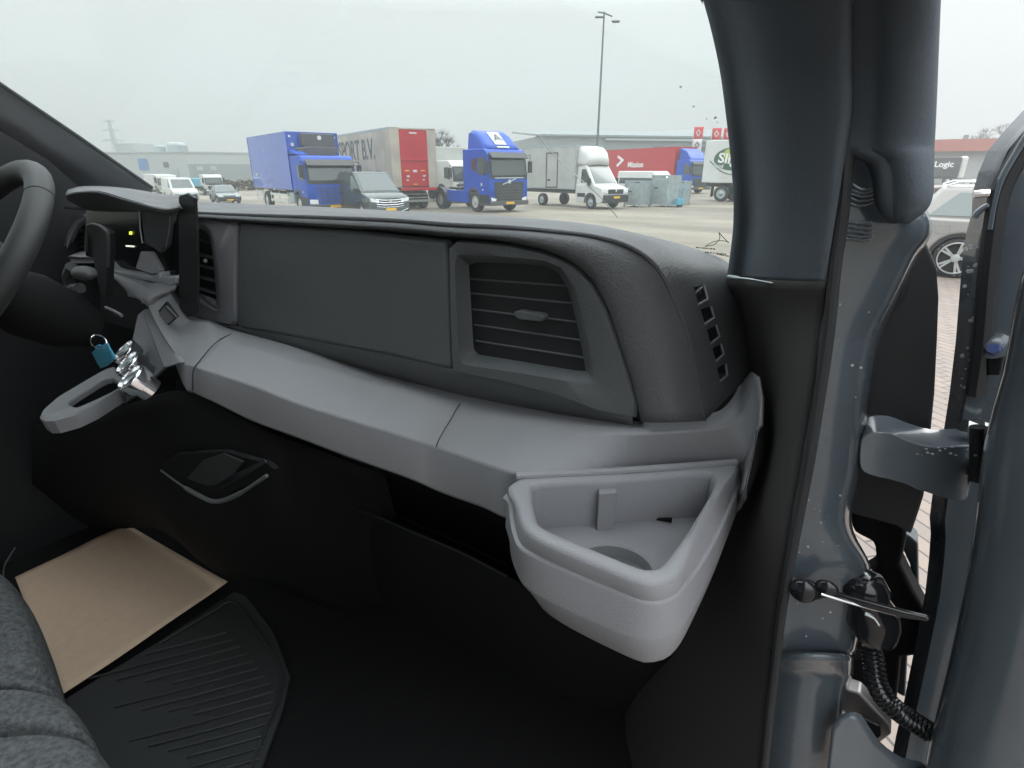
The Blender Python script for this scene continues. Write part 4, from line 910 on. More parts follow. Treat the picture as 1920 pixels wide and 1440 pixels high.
panel('air_deflector', [(-.75,-1.21,2.70),(-2.0,-1.21,2.75),(-2.0,-1.21,2.95),(-1.5,-1.21,2.85)], 'truckblue', t, (0, .5, 0))
for x in (-1.33, -6.85):
    for s in (-1, 1): wheel(t, x, s*1.08, r=.48, w=.3, side=s, rimcol='dirtywhite')
tk = MB(); tk.box((-2.5, -1.0, .75), (.7, .4, .5)); tk.build('fuel_tank', 'galv', t, bevel=.05, local=True)

# trailer with beige curtain and red rear door ------------------------------
T0 = Vector((-22.35, 22.1)); T1 = Vector((-20.95, 24.25)); rc = (T0+T1)/2; TD = 157
t = root('curtain_trailer', rc.x, rc.y, TD, 'dirty beige curtain trailer with a red rear door, standing behind the grey van', 'trailer')
# origin at the rear, +x towards the front (away)
mb = MB()
prof_c = [(y, z) for y, z in [(-1.275,1.15),(1.275,1.15),(1.275,4.05),(-1.275,4.05)]]
mb.slab([(0.25, y, z) for y, z in prof_c], (13.0, 0, 0))
mb.build('curtain_body', 'beige', t, bevel=.04, local=True)
for s in (-1, 1): panel('roof_rail', [(0,s*1.285,3.95),(13.2,s*1.285,3.95),(13.2,s*1.285,4.08),(0,s*1.285,4.08)], 'galv', t, (0, -s*.03, 0))
rf_ = MB()
for s in (-1, 1): rf_.box((.11, s*1.03, 2.6), (.26, .50, 2.95))
rf_.box((.11, 0, 4.02), (.26, 2.56, .09)); rf_.build('rear_frame', 'beige', t, bevel=.02, local=True)
rd = MB(); rd.box((.06, 0, 2.62), (.12, 1.56, 2.80)); rdo = rd.build('rear_door', 'red', t, bevel=.01, local=True)
MB().box((-.02, 0, 2.55), (.05, 1.5, .13)).build('door_hinge_strip', 'red', rdo, bevel=.01, local=True)
for (y, z, w_, h_, m) in [(0,3.82,.42,.08,'white'),(.46,2.0,.24,.06,'plate'),(-.46,2.0,.24,.06,'plate'),(.0,1.98,.22,.12,'flagwhite'),(.40,1.72,.16,.10,'white'),(-.52,1.74,.16,.08,'white'),(.45,1.53,.12,.07,'flagwhite'),(-.48,1.54,.1,.07,'flagwhite'),(0,1.32,.24,.05,'plate')]:
    MB().box((-.008, y, z), (.02, w_, h_)).build('rear_marker', m, t, bevel=.004, local=True)
MB().box((.15, 0, 1.08), (.35, 2.5, .16)).build('rear_sill', 'red', t, bevel=.02, local=True)
ub = MB()
for z in (.62, .80): ub.box((.5, 0, z), (.05, 1.7, .06))
ub.box((.55, 0, .45), (.08, 2.4, .12)); ub.build('underrun_bar', 'dirtywhite', t, local=True)
chassis(t, .3, 12.5, W=1.0, z=.95)
for x in (1.6, 2.9, 4.2):
    for s in (-1, 1): wheel(t, x, s*1.05, r=.5, w=.38, side=s, rimcol='chassis')
# curtain side facing the camera is the trailer's left (+y)
text('lettering', 'TRANSPORT B.V.', 1.5, 'letter', t, (2.25, 1.292, 3.05), (math.pi/2, 0, math.pi), .004, .88, align='RIGHT', bold=.02)
cs_ = MB()
for i in range(9): cs_.box((.9+i*1.4, 1.287, 2.4), (.04, .012, 2.9))
cs_.build('curtain_straps', 'dirtywhite', t, local=True)
panel('fleet_marks', [(1.6,1.285,1.95),(2.4,1.285,1.95),(2.4,1.285,1.99),(1.6,1.285,1.99)], 'letter', t, (0,.01,0), bevel=0)
panel('fleet_marks', [(1.65,1.285,1.62),(2.35,1.285,1.62),(2.35,1.285,1.66),(1.65,1.285,1.66)], 'letter', t, (0,.01,0), bevel=0)

def van_body(r, col, L, W, H_, low=.25, belt=1.15, hood=1.05, nosez=.85, xw0=-.75, xw1=-1.65, rear_slant=.08, xs=(), rad=.4, bevel=.05):
    h = W/2; ht = h-.12
    lower = [(-.03,low+.1),(.0,low+.3),(-.02,nosez),(-.12,hood-.08),(xw0,belt-.02),(xw0-.1,belt),(-L+.0,belt),(-L,low+.15),(-L+.1,low),(-.15,low)]
    MB().prism(cut(lower, xs, rad, low), -h, h).build('body', col, r, bevel=bevel, seg=3, local=True)
    g_ = MB(); vb = [(xw0,-h+.02,belt-.03),(xw0,h-.02,belt-.03),(-L+.01,h-.02,belt-.03),(-L+.01,-h+.02,belt-.03)]
    vt = [(xw1,-ht,H_),(xw1,ht,H_),(-L+rear_slant,ht,H_),(-L+rear_slant,-ht,H_)]
    g_.add(vb+vt, [(0,1,2,3),(4,5,6,7),(0,1,5,4),(1,2,6,5),(2,3,7,6),(3,0,4,7)])
    g_.build('upper_body', col, r, bevel=.07, seg=3, local=True)
    return vb, vt
def front_glass(r, vb, vt, m='vglass', i0=.07, t0=.08, t1=.88):
    a, b, c, d = [Vector(v) for v in (vb[0], vb[1], vt[1], vt[0])]
    f = lambda u, v: a.lerp(b, u).lerp(d.lerp(c, u), v)
    n = (b-a).cross(d-a).normalized(); n = n if n.x > 0 else -n
    return MB().slab([f(i0,t0), f(1-i0,t0), f(1-i0-.01,t1), f(i0+.01,t1)], n*.012).build('windscreen', m, r, bevel=.004, local=True)
def side_glass(r, vb, vt, s, xa0, xa1, xb0, xb1, v0=.12, v1=.80, m='vglass', name='side_window'):
    """window between x positions at bottom (xa0..xa1) and top (xb0..xb1)"""
    i = 0 if s < 0 else 1
    zb, zt = vb[i][2], vt[i][2]; yb, yt = vb[i][1], vt[i][1]
    P = lambda x, v: Vector((x, yb+(yt-yb)*v, zb+(zt-zb)*v))
    n = Vector((0, s*(zt-zb), -(yt-yb)*s*s*0+abs(yt-yb))).normalized()
    return MB().slab([P(xa0,v0), P(xa1,v0), P(xb1,v1), P(xb0,v1)], n*.012).build(name, m, r, bevel=.006, local=True)
def arches(r, W, xs, rad, m='black'):
    for x in xs:
        for s in (-1, 1):
            n_ = 14; ang = [math.pi*(-.08+1.16*i/n_) for i in range(n_+1)]
            MB().slab([(x+math.cos(a)*(rad+.03), s*W/2, rad*.86+math.sin(a)*(rad+.03)) for a in ang]+[(x+math.cos(a)*(rad-.03), s*W/2, rad*.86+math.sin(a)*(rad-.03)) for a in reversed(ang)], (0, s*.006, 0)).build('wheel_arch', m, r, local=True, smooth=0)
def cut(prof, xs, rad, low):
    """open wheel arches in the bottom edge of a side profile (profile ends rear-bottom, front-bottom)"""
    out_ = list(prof[:-1])
    for x in sorted(xs):
        zc = rad*.86; a0 = math.asin(max(-1, min(1, (low-zc)/rad)))
        out_ += [(x-math.cos(a0+(math.pi-2*a0)*k/10)*rad, zc+math.sin(a0+(math.pi-2*a0)*k/10)*rad) for k in range(11)]
    return out_+[prof[-1]]
def plate(r, x, z, m='plate'): MB().box((x, 0, z), (.02, .5, .11)).build('number_plate', m, r, bevel=.003, local=True)

# dark grey panel van ---------------------------------------------------
t = root('panel_van', -18.75, 18.35, -18, 'dark grey metallic panel van with a chrome-barred grille, parked nose-on beside the blue box lorry', 'van')
vb_, vt_ = van_body(t, 'green_grey', 5.3, 1.95, 1.96, low=.22, belt=1.12, hood=1.02, nosez=.82, xw0=-.78, xw1=-1.75, xs=(-.95,-4.2))
front_glass(t, vb_, vt_)
for s in (-1, 1):
    side_glass(t, vb_, vt_, s, -1.0, -1.95, -1.80, -1.98, m='skyglass')
    panel('side_moulding', [(-1.3,s*.975,.46),(-4.2,s*.975,.46),(-4.2,s*.975,.62),(-1.3,s*.975,.62)], 'black', t, (0, s*.02, 0))
    panel('slide_rail', [(-2.6,s*.975,1.02),(-5.0,s*.975,1.02),(-5.0,s*.975,1.05),(-2.6,s*.975,1.05)], 'black', t, (0, s*.01, 0), bevel=.003)
    panel('headlight', [(.0,s*.93,.90),(.0,s*.52,.80),(.0,s*.56,.68),(.0,s*.92,.74)], 'lamp', t, (.03, 0, 0))
    MB().box((-1.15, s*1.08, 1.16), (.16, .22, .26)).build('mirror', 'black', t, bevel=.04, local=True)
    panel('door_gap', [(-2.02,s*.976,.4),(-2.04,s*.976,.4),(-2.04,s*.976,1.12),(-2.02,s*.976,1.12)], 'black', t, (0, s*.004, 0), bevel=0)
    wheel(t, -.95, s*.86, r=.33, side=s); wheel(t, -4.2, s*.86, r=.33, side=s)
arches(t, 1.95, (-.95, -4.2), .40)
MB().slab([(0,-.58,.45),(0,.58,.45),(0,.62,.86),(0,-.62,.86)], (.015, 0, 0)).build('grille', 'black', t, local=True)
for i, z in enumerate((.50,.60,.70,.80)): MB().tube([(.03,-.66,z+.04),(.045,-.3,z),(.045,.3,z),(.03,.66,z+.04)], .013, n=6).build('grille_bar', 'chrome', t, local=True)
MB().slab([(.045,0,.84),(.045,.075,.74),(.045,0,.64),(.045,-.075,.74)], (.02, 0, 0)).build('badge', 'chrome', t, local=True)
MB().box((.03, 0, .38), (.08, 1.6, .18)).build('bumper', 'green_grey', t, bevel=.03, local=True)
MB().tube([(.05,-.85,.42),(.08,-.5,.30),(.08,.5,.30),(.05,.85,.42)], .015, n=6).build('bumper_trim', 'chrome', t, local=True)
plate(t, .075, .40)

# white lorry behind --------------------------------------------------------
fx_, fy_ = dirpt(848, 37.5)
t = root('box_lorry', fx_+.34, fy_+1.05, -18, 'cream-white box lorry half hidden behind the blue tractor unit', 'lorry')
truck_cab(t, 'white', W=2.2, roof=2.6, base=.4, glass_lo=1.45, visor=False, lampcol='x', plate=False)
cargo_box(t, -1.9, -8.0, 2.4, 1.0, 3.45, 'dirtywhite', 'white')
chassis(t, -1.8, -8)
for x in (-1.33, -6.2):
    for s in (-1, 1): wheel(t, x, s*1.0, r=.42, w=.28, side=s, rimcol='dirtywhite')

# blue tractor unit ---------------------------------------------------------
t = root('tractor_unit', -16.55, 24.55, -18, 'royal blue tractor unit with a roof deflector carrying a white letter panel', 'lorry')
truck_cab(t, 'truckblue', roof=3.02, base=.45, glass_lo=1.75, L=2.0)
df = MB()
rows_d = []
for (x, z, hw) in [(-.45,3.03,.98),(-.75,3.28,.95),(-1.15,3.62,.90),(-1.5,3.82,.86),(-1.85,3.92,.84)]:
    rows_d.append([Vector((x-.10, -hw-.12, z-.14)), Vector((x, -hw, z)), Vector((x, -hw*.45, z-.02)), Vector((x, hw*.45, z-.02)), Vector((x, hw, z)), Vector((x-.10, hw+.12, z-.14))])
df.grid([cr1(r, 3) for r in rows_d])
dfo = df.build('roof_deflector', 'truckblue', t, smooth=180, solid=.04, local=True)
for s in (-1, 1):
    panel('deflector_cheek', [(-.5,s*1.08,3.0),(-2.0,s*1.08,3.0),(-2.02,s*1.0,3.74),(-1.9,s*.97,3.80),(-1.5,s*1.0,3.68),(-1.0,s*1.05,3.35)], 'truckblue', t, (0, s*.03, 0))
    panel('side_deflector', [(-2.0,s*1.2,1.0),(-2.35,s*1.2,1.0),(-2.35,s*1.2,3.0),(-2.0,s*1.2,3.0)], 'truckblue', t, (0, -s*.03, 0))
    panel('side_skirt', [(-1.9,s*1.22,.42),(-4.0,s*1.22,.42),(-4.0,s*1.22,1.02),(-1.9,s*1.22,1.02)], 'truckblue', t, (0, -s*.1, 0), bevel=.03)
    n_ = 12; MB().slab([(-4.75+math.cos(math.pi*i/n_)*.62, s*1.22, .52+math.sin(math.pi*i/n_)*.62) for i in range(n_+1)]+[(-4.75-math.cos(math.pi*i/n_)*-.56*-1 if False else -4.75+math.cos(math.pi*(n_-i)/n_)*.56, s*1.22, .52+math.sin(math.pi*(n_-i)/n_)*.56) for i in range(n_+1)], (0, -s*.5, 0)).build('mudguard', 'black', t, local=True)
p_ = [Vector((-.72,-.02,3.262)), Vector((-.62,.62,3.175)), Vector((-1.42,.60,3.80)), Vector((-1.42,-.05,3.79))]
MB().slab([Vector((-.66,-.35,3.20)), Vector((-.66,.35,3.20)), Vector((-1.42,.35,3.80)), Vector((-1.42,-.35,3.80))], (.02, 0, .03)).build('logo_panel', 'white', dfo, local=True)
text('logo_letter', 'A', .74, 'letter', dfo, (-1.00, 0, 3.53), (0, -math.radians(-51.5)+0, 0), .005)
lo = [o for o in bpy.data.objects if o.name.startswith('logo_letter')][-1]
zx = Vector((0, 1, 0)); yy = Vector((-.76, 0, .60)).normalized(); lo.rotation_euler = Matrix((zx, yy, zx.cross(yy))).transposed().to_euler(); lo.location += zx.cross(yy)*.04
panel('logo_strip', [(-.47,-.38,3.06),(-.47,.38,3.06),(-.52,.38,3.12),(-.52,-.38,3.12)], 'white', t, (.03, 0, .02), bevel=0)
MB().tube([(.03,-.9,1.66),(.035,.9,1.66)], .02, n=6).build('chrome_strip', 'satin', t, local=True)
MB().tube([(.03,-.42,1.36),(.035,.42,1.62)], .022, n=6).build('badge_bar', 'satin', t, local=True)
MB().lathe((.03,0,1.49), (1,0,0), [(0,.10),(.02,.10),(.02,.07),(.01,.07)], n=20).build('badge', 'satin', t, local=True)
panel('quarter_window', [(-1.12,-1.225,1.95),(-1.50,-1.225,2.02),(-1.55,-1.225,2.45),(-1.40,-1.225,2.58),(-1.12,-1.225,2.58)], 'vglass', t, (0,-.012,0))
chassis(t, -1.9, -5.6)
MB().box((-4.6, 0, 1.08), (.9, .9, .12)).build('fifth_wheel', 'black', t, bevel=.04, local=True)
for s in (-1, 1):
    wheel(t, -1.33, s*1.06, r=.50, w=.32, side=s, rimcol='dirtywhite'); wheel(t, -4.75, s*.98, r=.50, w=.5, side=s, rimcol='dirtywhite')
panel('door_mark', [(-.62,-1.226,1.28),(-.74,-1.226,1.28),(-.74,-1.226,1.42),(-.62,-1.226,1.42)], 'white', t, (0,-.008,0), bevel=0)

# white box van -------------------------------------------------------------
t = root('box_van', -13.05, 29.9, -18, 'white box van with a side door in its body and a rounded roof fairing', 'van')
vb_, vt_ = van_body(t, 'white', 2.15, 2.05, 2.28, low=.32, belt=1.28, hood=1.18, nosez=.95, xw0=-.72, xw1=-1.45, rear_slant=0, xs=(-.95,), rad=.44)
front_glass(t, vb_, vt_)
cargo_box(t, -2.15, -6.75, 2.15, .98, 3.32, 'dirtywhite', 'galv')
fa_ = []
for (x, z, hw) in [(-1.32,2.27,.86),(-1.36,2.62,.87),(-1.52,2.98,.90),(-1.78,3.18,.93),(-2.14,3.24,.96)]:
    fa_.append([Vector((x-.25, -hw-.02, 2.26)), Vector((x-.12, -hw, z*.6+2.26*.4)), Vector((x, -hw*.82, z)), Vector((x, 0, z+.04)), Vector((x, hw*.82, z)), Vector((x-.12, hw, z*.6+2.26*.4)), Vector((x-.25, hw+.02, 2.26))])
MB().grid([cr1(r, 3) for r in fa_]).build('roof_fairing', 'white', t, smooth=180, solid=.03, local=True)
for s in (-1, 1):
    side_glass(t, vb_, vt_, s, -.92, -1.75, -1.45, -1.78)
    panel('headlight', [(.0,s*1.0,1.12),(-.0,s*.70,.98),(.0,s*.66,.82),(.0,s*.98,.86)], 'lamp', t, (.03, 0, 0))
    MB().box((-1.0, s*1.13, 1.42), (.14, .2, .42)).build('mirror', 'black', t, bevel=.04, local=True)
    panel('side_moulding', [(-1.35,s*1.025,.62),(-1.95,s*1.025,.62),(-1.95,s*1.025,.82),(-1.35,s*1.025,.82)], 'black', t, (0, s*.02, 0))
    wheel(t, -.95, s*.90, r=.36, side=s, rimcol='galv'); wheel(t, -5.05, s*.90, r=.36, w=.26, side=s, rimcol='galv')
arches(t, 2.05, (-.95,), .44)
MB().box((.03, 0, .55), (.14, 2.0, .42)).build('bumper', 'black', t, bevel=.05, local=True)
MB().slab([(0,-.60,.80),(0,.60,.80),(0,.62,1.04),(0,-.62,1.04)], (.02, 0, 0)).build('grille', 'black', t, bevel=.01, local=True)
MB().slab([(.02,0,1.10),(.02,.08,.99),(.02,0,.88),(.02,-.08,.99)], (.02, 0, 0)).build('badge', 'chrome', t, local=True)
plate(t, .11, .62)
dd_ = MB()
for (xa, xb, za, zb) in [(-3.62,-4.58,2.92,2.98),(-3.62,-4.58,1.05,1.11)]: dd_.box(((xa+xb)/2, -1.085, (za+zb)/2), (abs(xb-xa), .03, .06))
for x in (-3.62, -4.58): dd_.box((x, -1.085, 2.01), (.06, .03, 1.93))
dd_.build('door_frame', 'chassis', t, local=True)
MB().box((-4.35, -1.09, 1.48), (.2, .03, .1)).build('door_handle', 'black', t, bevel=.01, local=True)
MB().box((-4.4, 0, .86), (4.6, 1.9, .18)).build('chassis_frame', 'chassis', t, bevel=.02, local=True)

# red curtain trailer + blue cab ---------------------------------------------
t = root('curtain_lorry', -15.2, 53.6, -30, 'red curtain-sided lorry with a blue cab and a white arrow on its side', 'lorry')
truck_cab(t, 'truckblue', roof=2.9, base=.45, glass_lo=1.6)
cargo_box(t, -2.3, -13.3, 2.5, 1.1, 4.0, 'red', 'red')
panel('air_deflector', [(-.5,-.95,2.9),(-1.2,-.95,3.6),(-1.9,-.95,3.85),(-2.1,-.95,3.85),(-2.1,-.95,2.9)], 'truckblue', t, (0, 1.9, 0), bevel=.1)
chassis(t, -2, -13); side_guard(t, -3.4, -8.2, -1.2, m='galv')
for x in (-1.35, -9.6, -10.9):
    for s in (-1, 1): wheel(t, x, s*1.08, r=.5, w=.32, side=s, rimcol='dirtywhite')
ar = MB(); ar.slab([(-11.05,-1.265,3.25),(-10.9,-1.265,3.45),(-9.85,-1.265,2.98),(-10.95,-1.265,2.3),(-11.15,-1.265,2.5),(-10.4,-1.265,2.95)], (0, -.01, 0)); ar.build('arrow_mark', 'letterw', t, local=True)
text('lettering', 'Mission', .72, 'letterw', t, (-7.95, -1.275, 2.5), (math.pi/2, 0, 0), .004, 1.15, bold=.02)

# white car-derived van in front of the red lorry ------------------------------
t = root('passenger_van', -12.4, 39.2, -18, 'white van with a dark belt line parked in front of the red curtain-sided lorry', 'van')
vb_, vt_ = van_body(t, 'white', 5.0, 1.9, 1.95, low=.24, belt=1.1, hood=1.02, nosez=.8, xw0=-.9, xw1=-1.8, xs=(-.95,-4.0))
front_glass(t, vb_, vt_)
for s in (-1, 1):
    side_glass(t, vb_, vt_, s, -1.15, -4.7, -1.85, -4.7, v0=.05, v1=.5); wheel(t, -.95, s*.84, r=.33, side=s); wheel(t, -4.0, s*.84, r=.33, side=s)
    panel('headlight', [(0,s*.9,.88),(0,s*.6,.8),(0,s*.62,.68),(0,s*.9,.74)], 'lamp', t, (.03,0,0))
arches(t, 1.9, (-.95,-4.0), .4)
MB().box((.01, 0, .52), (.08, 1.7, .3)).build('bumper', 'black', t, bevel=.03, local=True)

# galvanised stillages and pallet jack -----------------------------------------
def stillage(x, y, deg, w_, d_, h_, label, tilt=0):
    t = root('metal_container', x, y, deg, label, 'container', 'grey metal containers beside the white box van')
    m = MB()
    for s in (-1, 1): m.box((s*w_/2, 0, h_*.55), (.03, d_, h_*.9))
    for s in (-1, 1): m.box((0, s*d_/2, h_*.5), (w_, .03, h_*.8))
    m.box((0, 0, .14), (w_, d_, .03)); m.build('container_wall', 'galv', t, local=True)
    f = MB()
    for sx_ in (-1, 1):
        for sy in (-1, 1): f.box((sx_*w_/2, sy*d_/2, h_*.5), (.07, .07, h_))
    for z in (.14, h_*.55, h_-.03):
        for s in (-1, 1): f.box((s*w_/2, 0, z), (.05, d_, .05)); f.box((0, s*d_/2, z), (w_, .05, .05))
    f.build('container_frame', 'chassis' if tilt else 'galv', t, local=True)
    MB().box((-w_*.2, -d_/2-.03, h_*.6), (.3, .03, .07)).build('handle', 'chassis', t, local=True)
gx, gy = -13.9, 34.6
stillage(-12.85, 32.6, -12, 1.05, 1.0, 1.45, 'open grey metal container standing right behind the nose of the white box van')
stillage(-11.55, 33.7, -25, 1.25, 1.0, 1.75, 'tall grey metal container in the middle of the row, beside the blue pallet truck')
stillage(-11.7, 36.2, -5, 1.4, 1.0, 1.4, 'farthest grey metal container, behind the blue pallet truck')
t = root('pallet_truck', -10.7, 33.6, -30, 'light blue hand pallet truck leaning beside the grey metal containers', 'pallet truck')
m = MB()
for s in (-1, 1): m.box((-.5, s*.26, .14), (1.1, .16, .06))
m.box((.12, 0, .3), (.22, .5, .35)); m.build('fork', 'palletblue', t, bevel=.02, local=True)
MB().tube([(.15,0,.4),(.3,0,.95),(.36,0,1.15)], .03).build('drawbar', 'palletblue', t, local=True)
MB().tube([(.36,-.18,1.25),(.36,-.15,1.13),(.36,.15,1.13),(.36,.18,1.25)], .025).build('handle', 'palletblue', t, local=True)
for s in (-1, 1): MB().lathe((.14, s*.1-.04, .1), (0,1,0), [(0,.1),(.08,.1)], n=14).build('wheel', 'tyre', t, local=True)

# white trailer with green oval logo ------------------------------------------
t = root('white_trailer', -11.35, 42.4, 172, 'white box trailer with a green oval logo standing on its rear wheels', 'trailer')
sxx = root
MB().box((-4.4, 0, 2.55), (9.0, 2.5, 2.65)).build('trailer_box', 'white', t, bevel=.03, local=True)
chassis(t, 0, -9, z=1.05)
# camera sees its left side (+y)
lg = MB(); lg.slab([Vector((-1.95+math.cos(2*math.pi*i/36)*1.35, 1.255, 2.72+math.sin(2*math.pi*i/36)*.72)) for i in range(36)], (0, .012, 0)); lgo = lg.build('logo_oval', 'logo_green', t, local=True)
lg = MB(); lg.slab([Vector((-1.75+math.cos(2*math.pi*i/24)*.55, 1.270, 3.0+math.sin(2*math.pi*i/24)*.38)) for i in range(24)], (0, .006, 0)); lg.build('logo_spot', 'logo_yellow', lgo, local=True)
text('lettering', 'Sligro', .85, 'letterw', t, (-2.0, 1.282, 2.66), (math.pi/2, .1, math.pi), .01, 1.15, bold=.02)
text('lettering', 'food', .38, 'letterw', t, (-1.0, 1.282, 2.28), (math.pi/2, .1, math.pi), .01, .9)
sw_ = MB(); sw_.tube(cr1([Vector(q) for q in [(-.35,1.26,2.6),(-.7,1.26,2.3),(-1.3,1.26,1.9),(-2.2,1.26,1.72),(-3.4,1.26,1.75)]], 4), .03, n=6); sw_.build('swoosh', 'letter', t, local=True)
for x in (-1.35, -2.65, -3.95):
    for s in (-1, 1): wheel(t, x, s*1.05, r=.52, w=.38, side=s, rimcol='galv')
panel('mudflap', [(-.62,1.2,.3),(-.62,.75,.3),(-.62,.75,1.0),(-.62,1.2,1.0)], 'black', t, (-.02, 0, 0), bevel=0)
MB().box((-5.8, 1.1, .75), (2.6, .3, .6)).build('pallet_locker', 'white', t, bevel=.03, local=True)

# flags ------------------------------------------------------------------------
for i, (px, py, hh, lab) in enumerate([(1302,238,6.2,'flag with a red top and pale diamond mark, leftmost of the three masts'), (1336,240,6.2,'flag with a red top, middle one of the three masts'), (1358,240,6.2,'flag with a red top, nearest the windscreen pillar of the three masts')]):
    p = AZ(px, py, hh-H)
    t = root('flag_mast', p.x, p.y, 10+8*i, lab, 'flag', 'flags on masts behind the white trailer')
    MB().cyl((0,0,0), (0,0,hh+.1), .05, .03, n=10).build('mast', 'white', t, local=True)
    rows_f = lambda z0_, z1_: [[Vector((x, .07*math.sin(x*5+i)+.02*math.sin(z*3), z)) for x in [0,.2,.4,.6,.8,.95]] for z in [z0_+(z1_-z0_)*k/6 for k in range(7)]]
    MB().grid(rows_f(hh-1.15, hh)).build('red_cloth', 'flagred', t, smooth=180, solid=.01, local=True)
    MB().grid(rows_f(hh-3.6, hh-1.15)).build('pale_cloth', 'flagwhite', t, smooth=180, solid=.01, local=True)
    for z, m in ((hh-.58, 'flagwhite'), (hh-1.75, 'letter')):
        o_ = MB(); q = [(0,.36),(.26,0),(0,-.36),(-.26,0)]; q2 = [(0,.2),(.14,0),(0,-.2),(-.14,0)]
        o_.grid([[Vector((.48+a, -.12, z+b)) for a, b in q], [Vector((.48+a, -.12, z+b)) for a, b in q2]], closed=True)
        o_.build('diamond_mark', m, t, local=True, smooth=0, solid=.01)

# lamp post --------------------------------------------------------------------
pb = AZ(1123, 362, -H); ptop = AZ(1133, 22, 12-H)
px_, py_ = pb.x*.5+ptop.x*.5, pb.y*.5+ptop.y*.5
px_, py_ = ptop.x, ptop.y
t = root('lamp_post', px_, py_, 20, 'tall grey lamp post with twin floodlights rising behind the white box van', 'lamp post')
MB().cyl((0,0,0), (0,0,12), .10, .055, n=14).build('pole', 'pole', t, local=True)
MB().tube([(-.42,-.1,11.98),(0,0,11.93),(.55,.1,11.72)], .05).build('crossarm', 'pole', t, local=True)
MB().slab([(.5,-.18,11.45),(1.1,-.18,11.42),(1.0,-.18,11.34),(.62,-.18,11.34)], (0, .36, 0)).build('floodlight', 'pole', t, bevel=.03, local=True)
MB().slab([(-.6,-.18,11.75),(-.05,-.18,11.72),(-.05,-.18,11.66),(-.6,-.18,11.68)], (0, .36, 0)).build('floodlight', 'pole', t, bevel=.02, local=True)

# parked cars at the left --------------------------------------------------------
def saloon(x, y, deg, col, label, L=4.2, W=1.75, Hh=1.45, spokes=0, wag=False, group=None, platem='plate', sc=1):
    t = root('parked_car', x, y, deg, label, 'car', group); t.scale = (sc, sc, sc)
    belt = .92
    lower = [(-.02,.3),(0,.5),(-.08,.68),(-.9,belt-.04),(-L+.35,belt+.02),(-L+.03,belt-.05),(-L,.5),(-L+.05,.22),(-.15,.22)]
    MB().prism(cut(lower, (-.82,-L+.85), .37, .22), -W/2, W/2).build('body', col, t, bevel=.06, seg=3, local=True)
    xr = -L+.12 if wag else -L+.45
    vb_ = [(-1.0,-W/2+.04,belt-.05),(-1.0,W/2-.04,belt-.05),(xr,W/2-.04,belt-.05),(xr,-W/2+.04,belt-.05)]
    xt = -L+.45 if wag else -L+1.05
    vt_ = [(-1.85,-W/2+.24,Hh),(-1.85,W/2-.24,Hh),(xt,W/2-.24,Hh-.03),(xt,-W/2+.24,Hh-.03)]
    MB().add(vb_+vt_, [(0,1,2,3),(4,5,6,7),(0,1,5,4),(1,2,6,5),(2,3,7,6),(3,0,4,7)]).build('upper_body', col, t, bevel=.08, seg=3, local=True)
    front_glass(t, vb_, vt_)
    for s in (-1, 1):
        side_glass(t, vb_, vt_, s, -1.3, -2.35, -1.95, -2.35, v0=.12, v1=.82); side_glass(t, vb_, vt_, s, -2.42, xr+.35, -2.42, xt+.12, v0=.12, v1=.82)
        panel('headlight', [(.0,s*(W/2-.05),.72),(0,s*(W/2-.42),.66),(0,s*(W/2-.4),.54),(0,s*(W/2-.06),.58)], 'lamp', t, (.03,0,0))
        wheel(t, -.82, s*(W/2-.10), r=.31, w=.2, side=s, spokes=spokes); wheel(t, -L+.85, s*(W/2-.10), r=.31, w=.2, side=s, spokes=spokes)
        MB().box((-1.35, s*(W/2+.08), belt+.06), (.12,.16,.12)).build('mirror', col, t, bevel=.03, local=True)
    arches(t, W, (-.82, -L+.85), .37)
    MB().box((.01, 0, .42), (.04, W*.6, .18)).build('grille', 'black', t, bevel=.01, local=True)
    plate(t, .04, .34, platem)
    return t
saloon(-35.2, 20.6, -20, 'green_grey', 'dark grey hatchback with a yellow plate, left of the blue box lorry', L=4.0, sc=.78)
t = root('panel_van', -39.6, 20.2, -16, 'white van with a dark windscreen left of the dark hatchback', 'van'); t.scale = (.78, .78, .78)
vb_, vt_ = van_body(t, 'white', 4.9, 1.95, 1.95, low=.24, belt=1.1, hood=1.02, nosez=.8, xw0=-.8, xw1=-1.6, xs=(-.9,-3.9)); front_glass(t, vb_, vt_)
for s in (-1, 1):
    side_glass(t, vb_, vt_, s, -1.1, -1.9, -1.7, -1.9); wheel(t, -.9, s*.86, side=s); wheel(t, -3.9, s*.86, side=s)
    panel('headlight', [(0,s*.9,.88),(0,s*.6,.8),(0,s*.62,.68),(0,s*.9,.74)], 'lamp', t, (.03,0,0))
arches(t, 1.95, (-.9,-3.9), .4)
MB().box((.01, 0, .5), (.08, 1.7, .3)).build('bumper', 'black', t, bevel=.03, local=True)
t = root('parked_lorry', -49, 27.5, -14, 'white flatbed lorry with a pale blue load, far behind the dark hatchback', 'lorry'); t.scale = (.66, .66, .66)
truck_cab(t, 'white', W=2.2, roof=2.5, base=.4, glass_lo=1.4, visor=False, plate=False)
MB().box((-4.8, 0, 1.5), (5.4, 2.2, 1.0)).build('load', 'palletblue', t, bevel=.05, local=True); chassis(t, -1.8, -7.5)
for s in (-1, 1): wheel(t, -1.33, s*1.0, r=.42, w=.28, side=s); wheel(t, -6, s*1.0, r=.42, w=.28, side=s)
t = root('parked_lorry', -50, 24.2, -14, 'long white van behind the white van at the left', 'lorry'); t.scale = (.7, .7, .7)
truck_cab(t, 'dirtywhite', W=2.1, roof=2.35, base=.4, glass_lo=1.35, visor=False, plate=False)
MB().box((-4.6, 0, 1.55), (5.4, 2.1, 1.7)).build('cargo_box', 'white', t, bevel=.05, local=True)
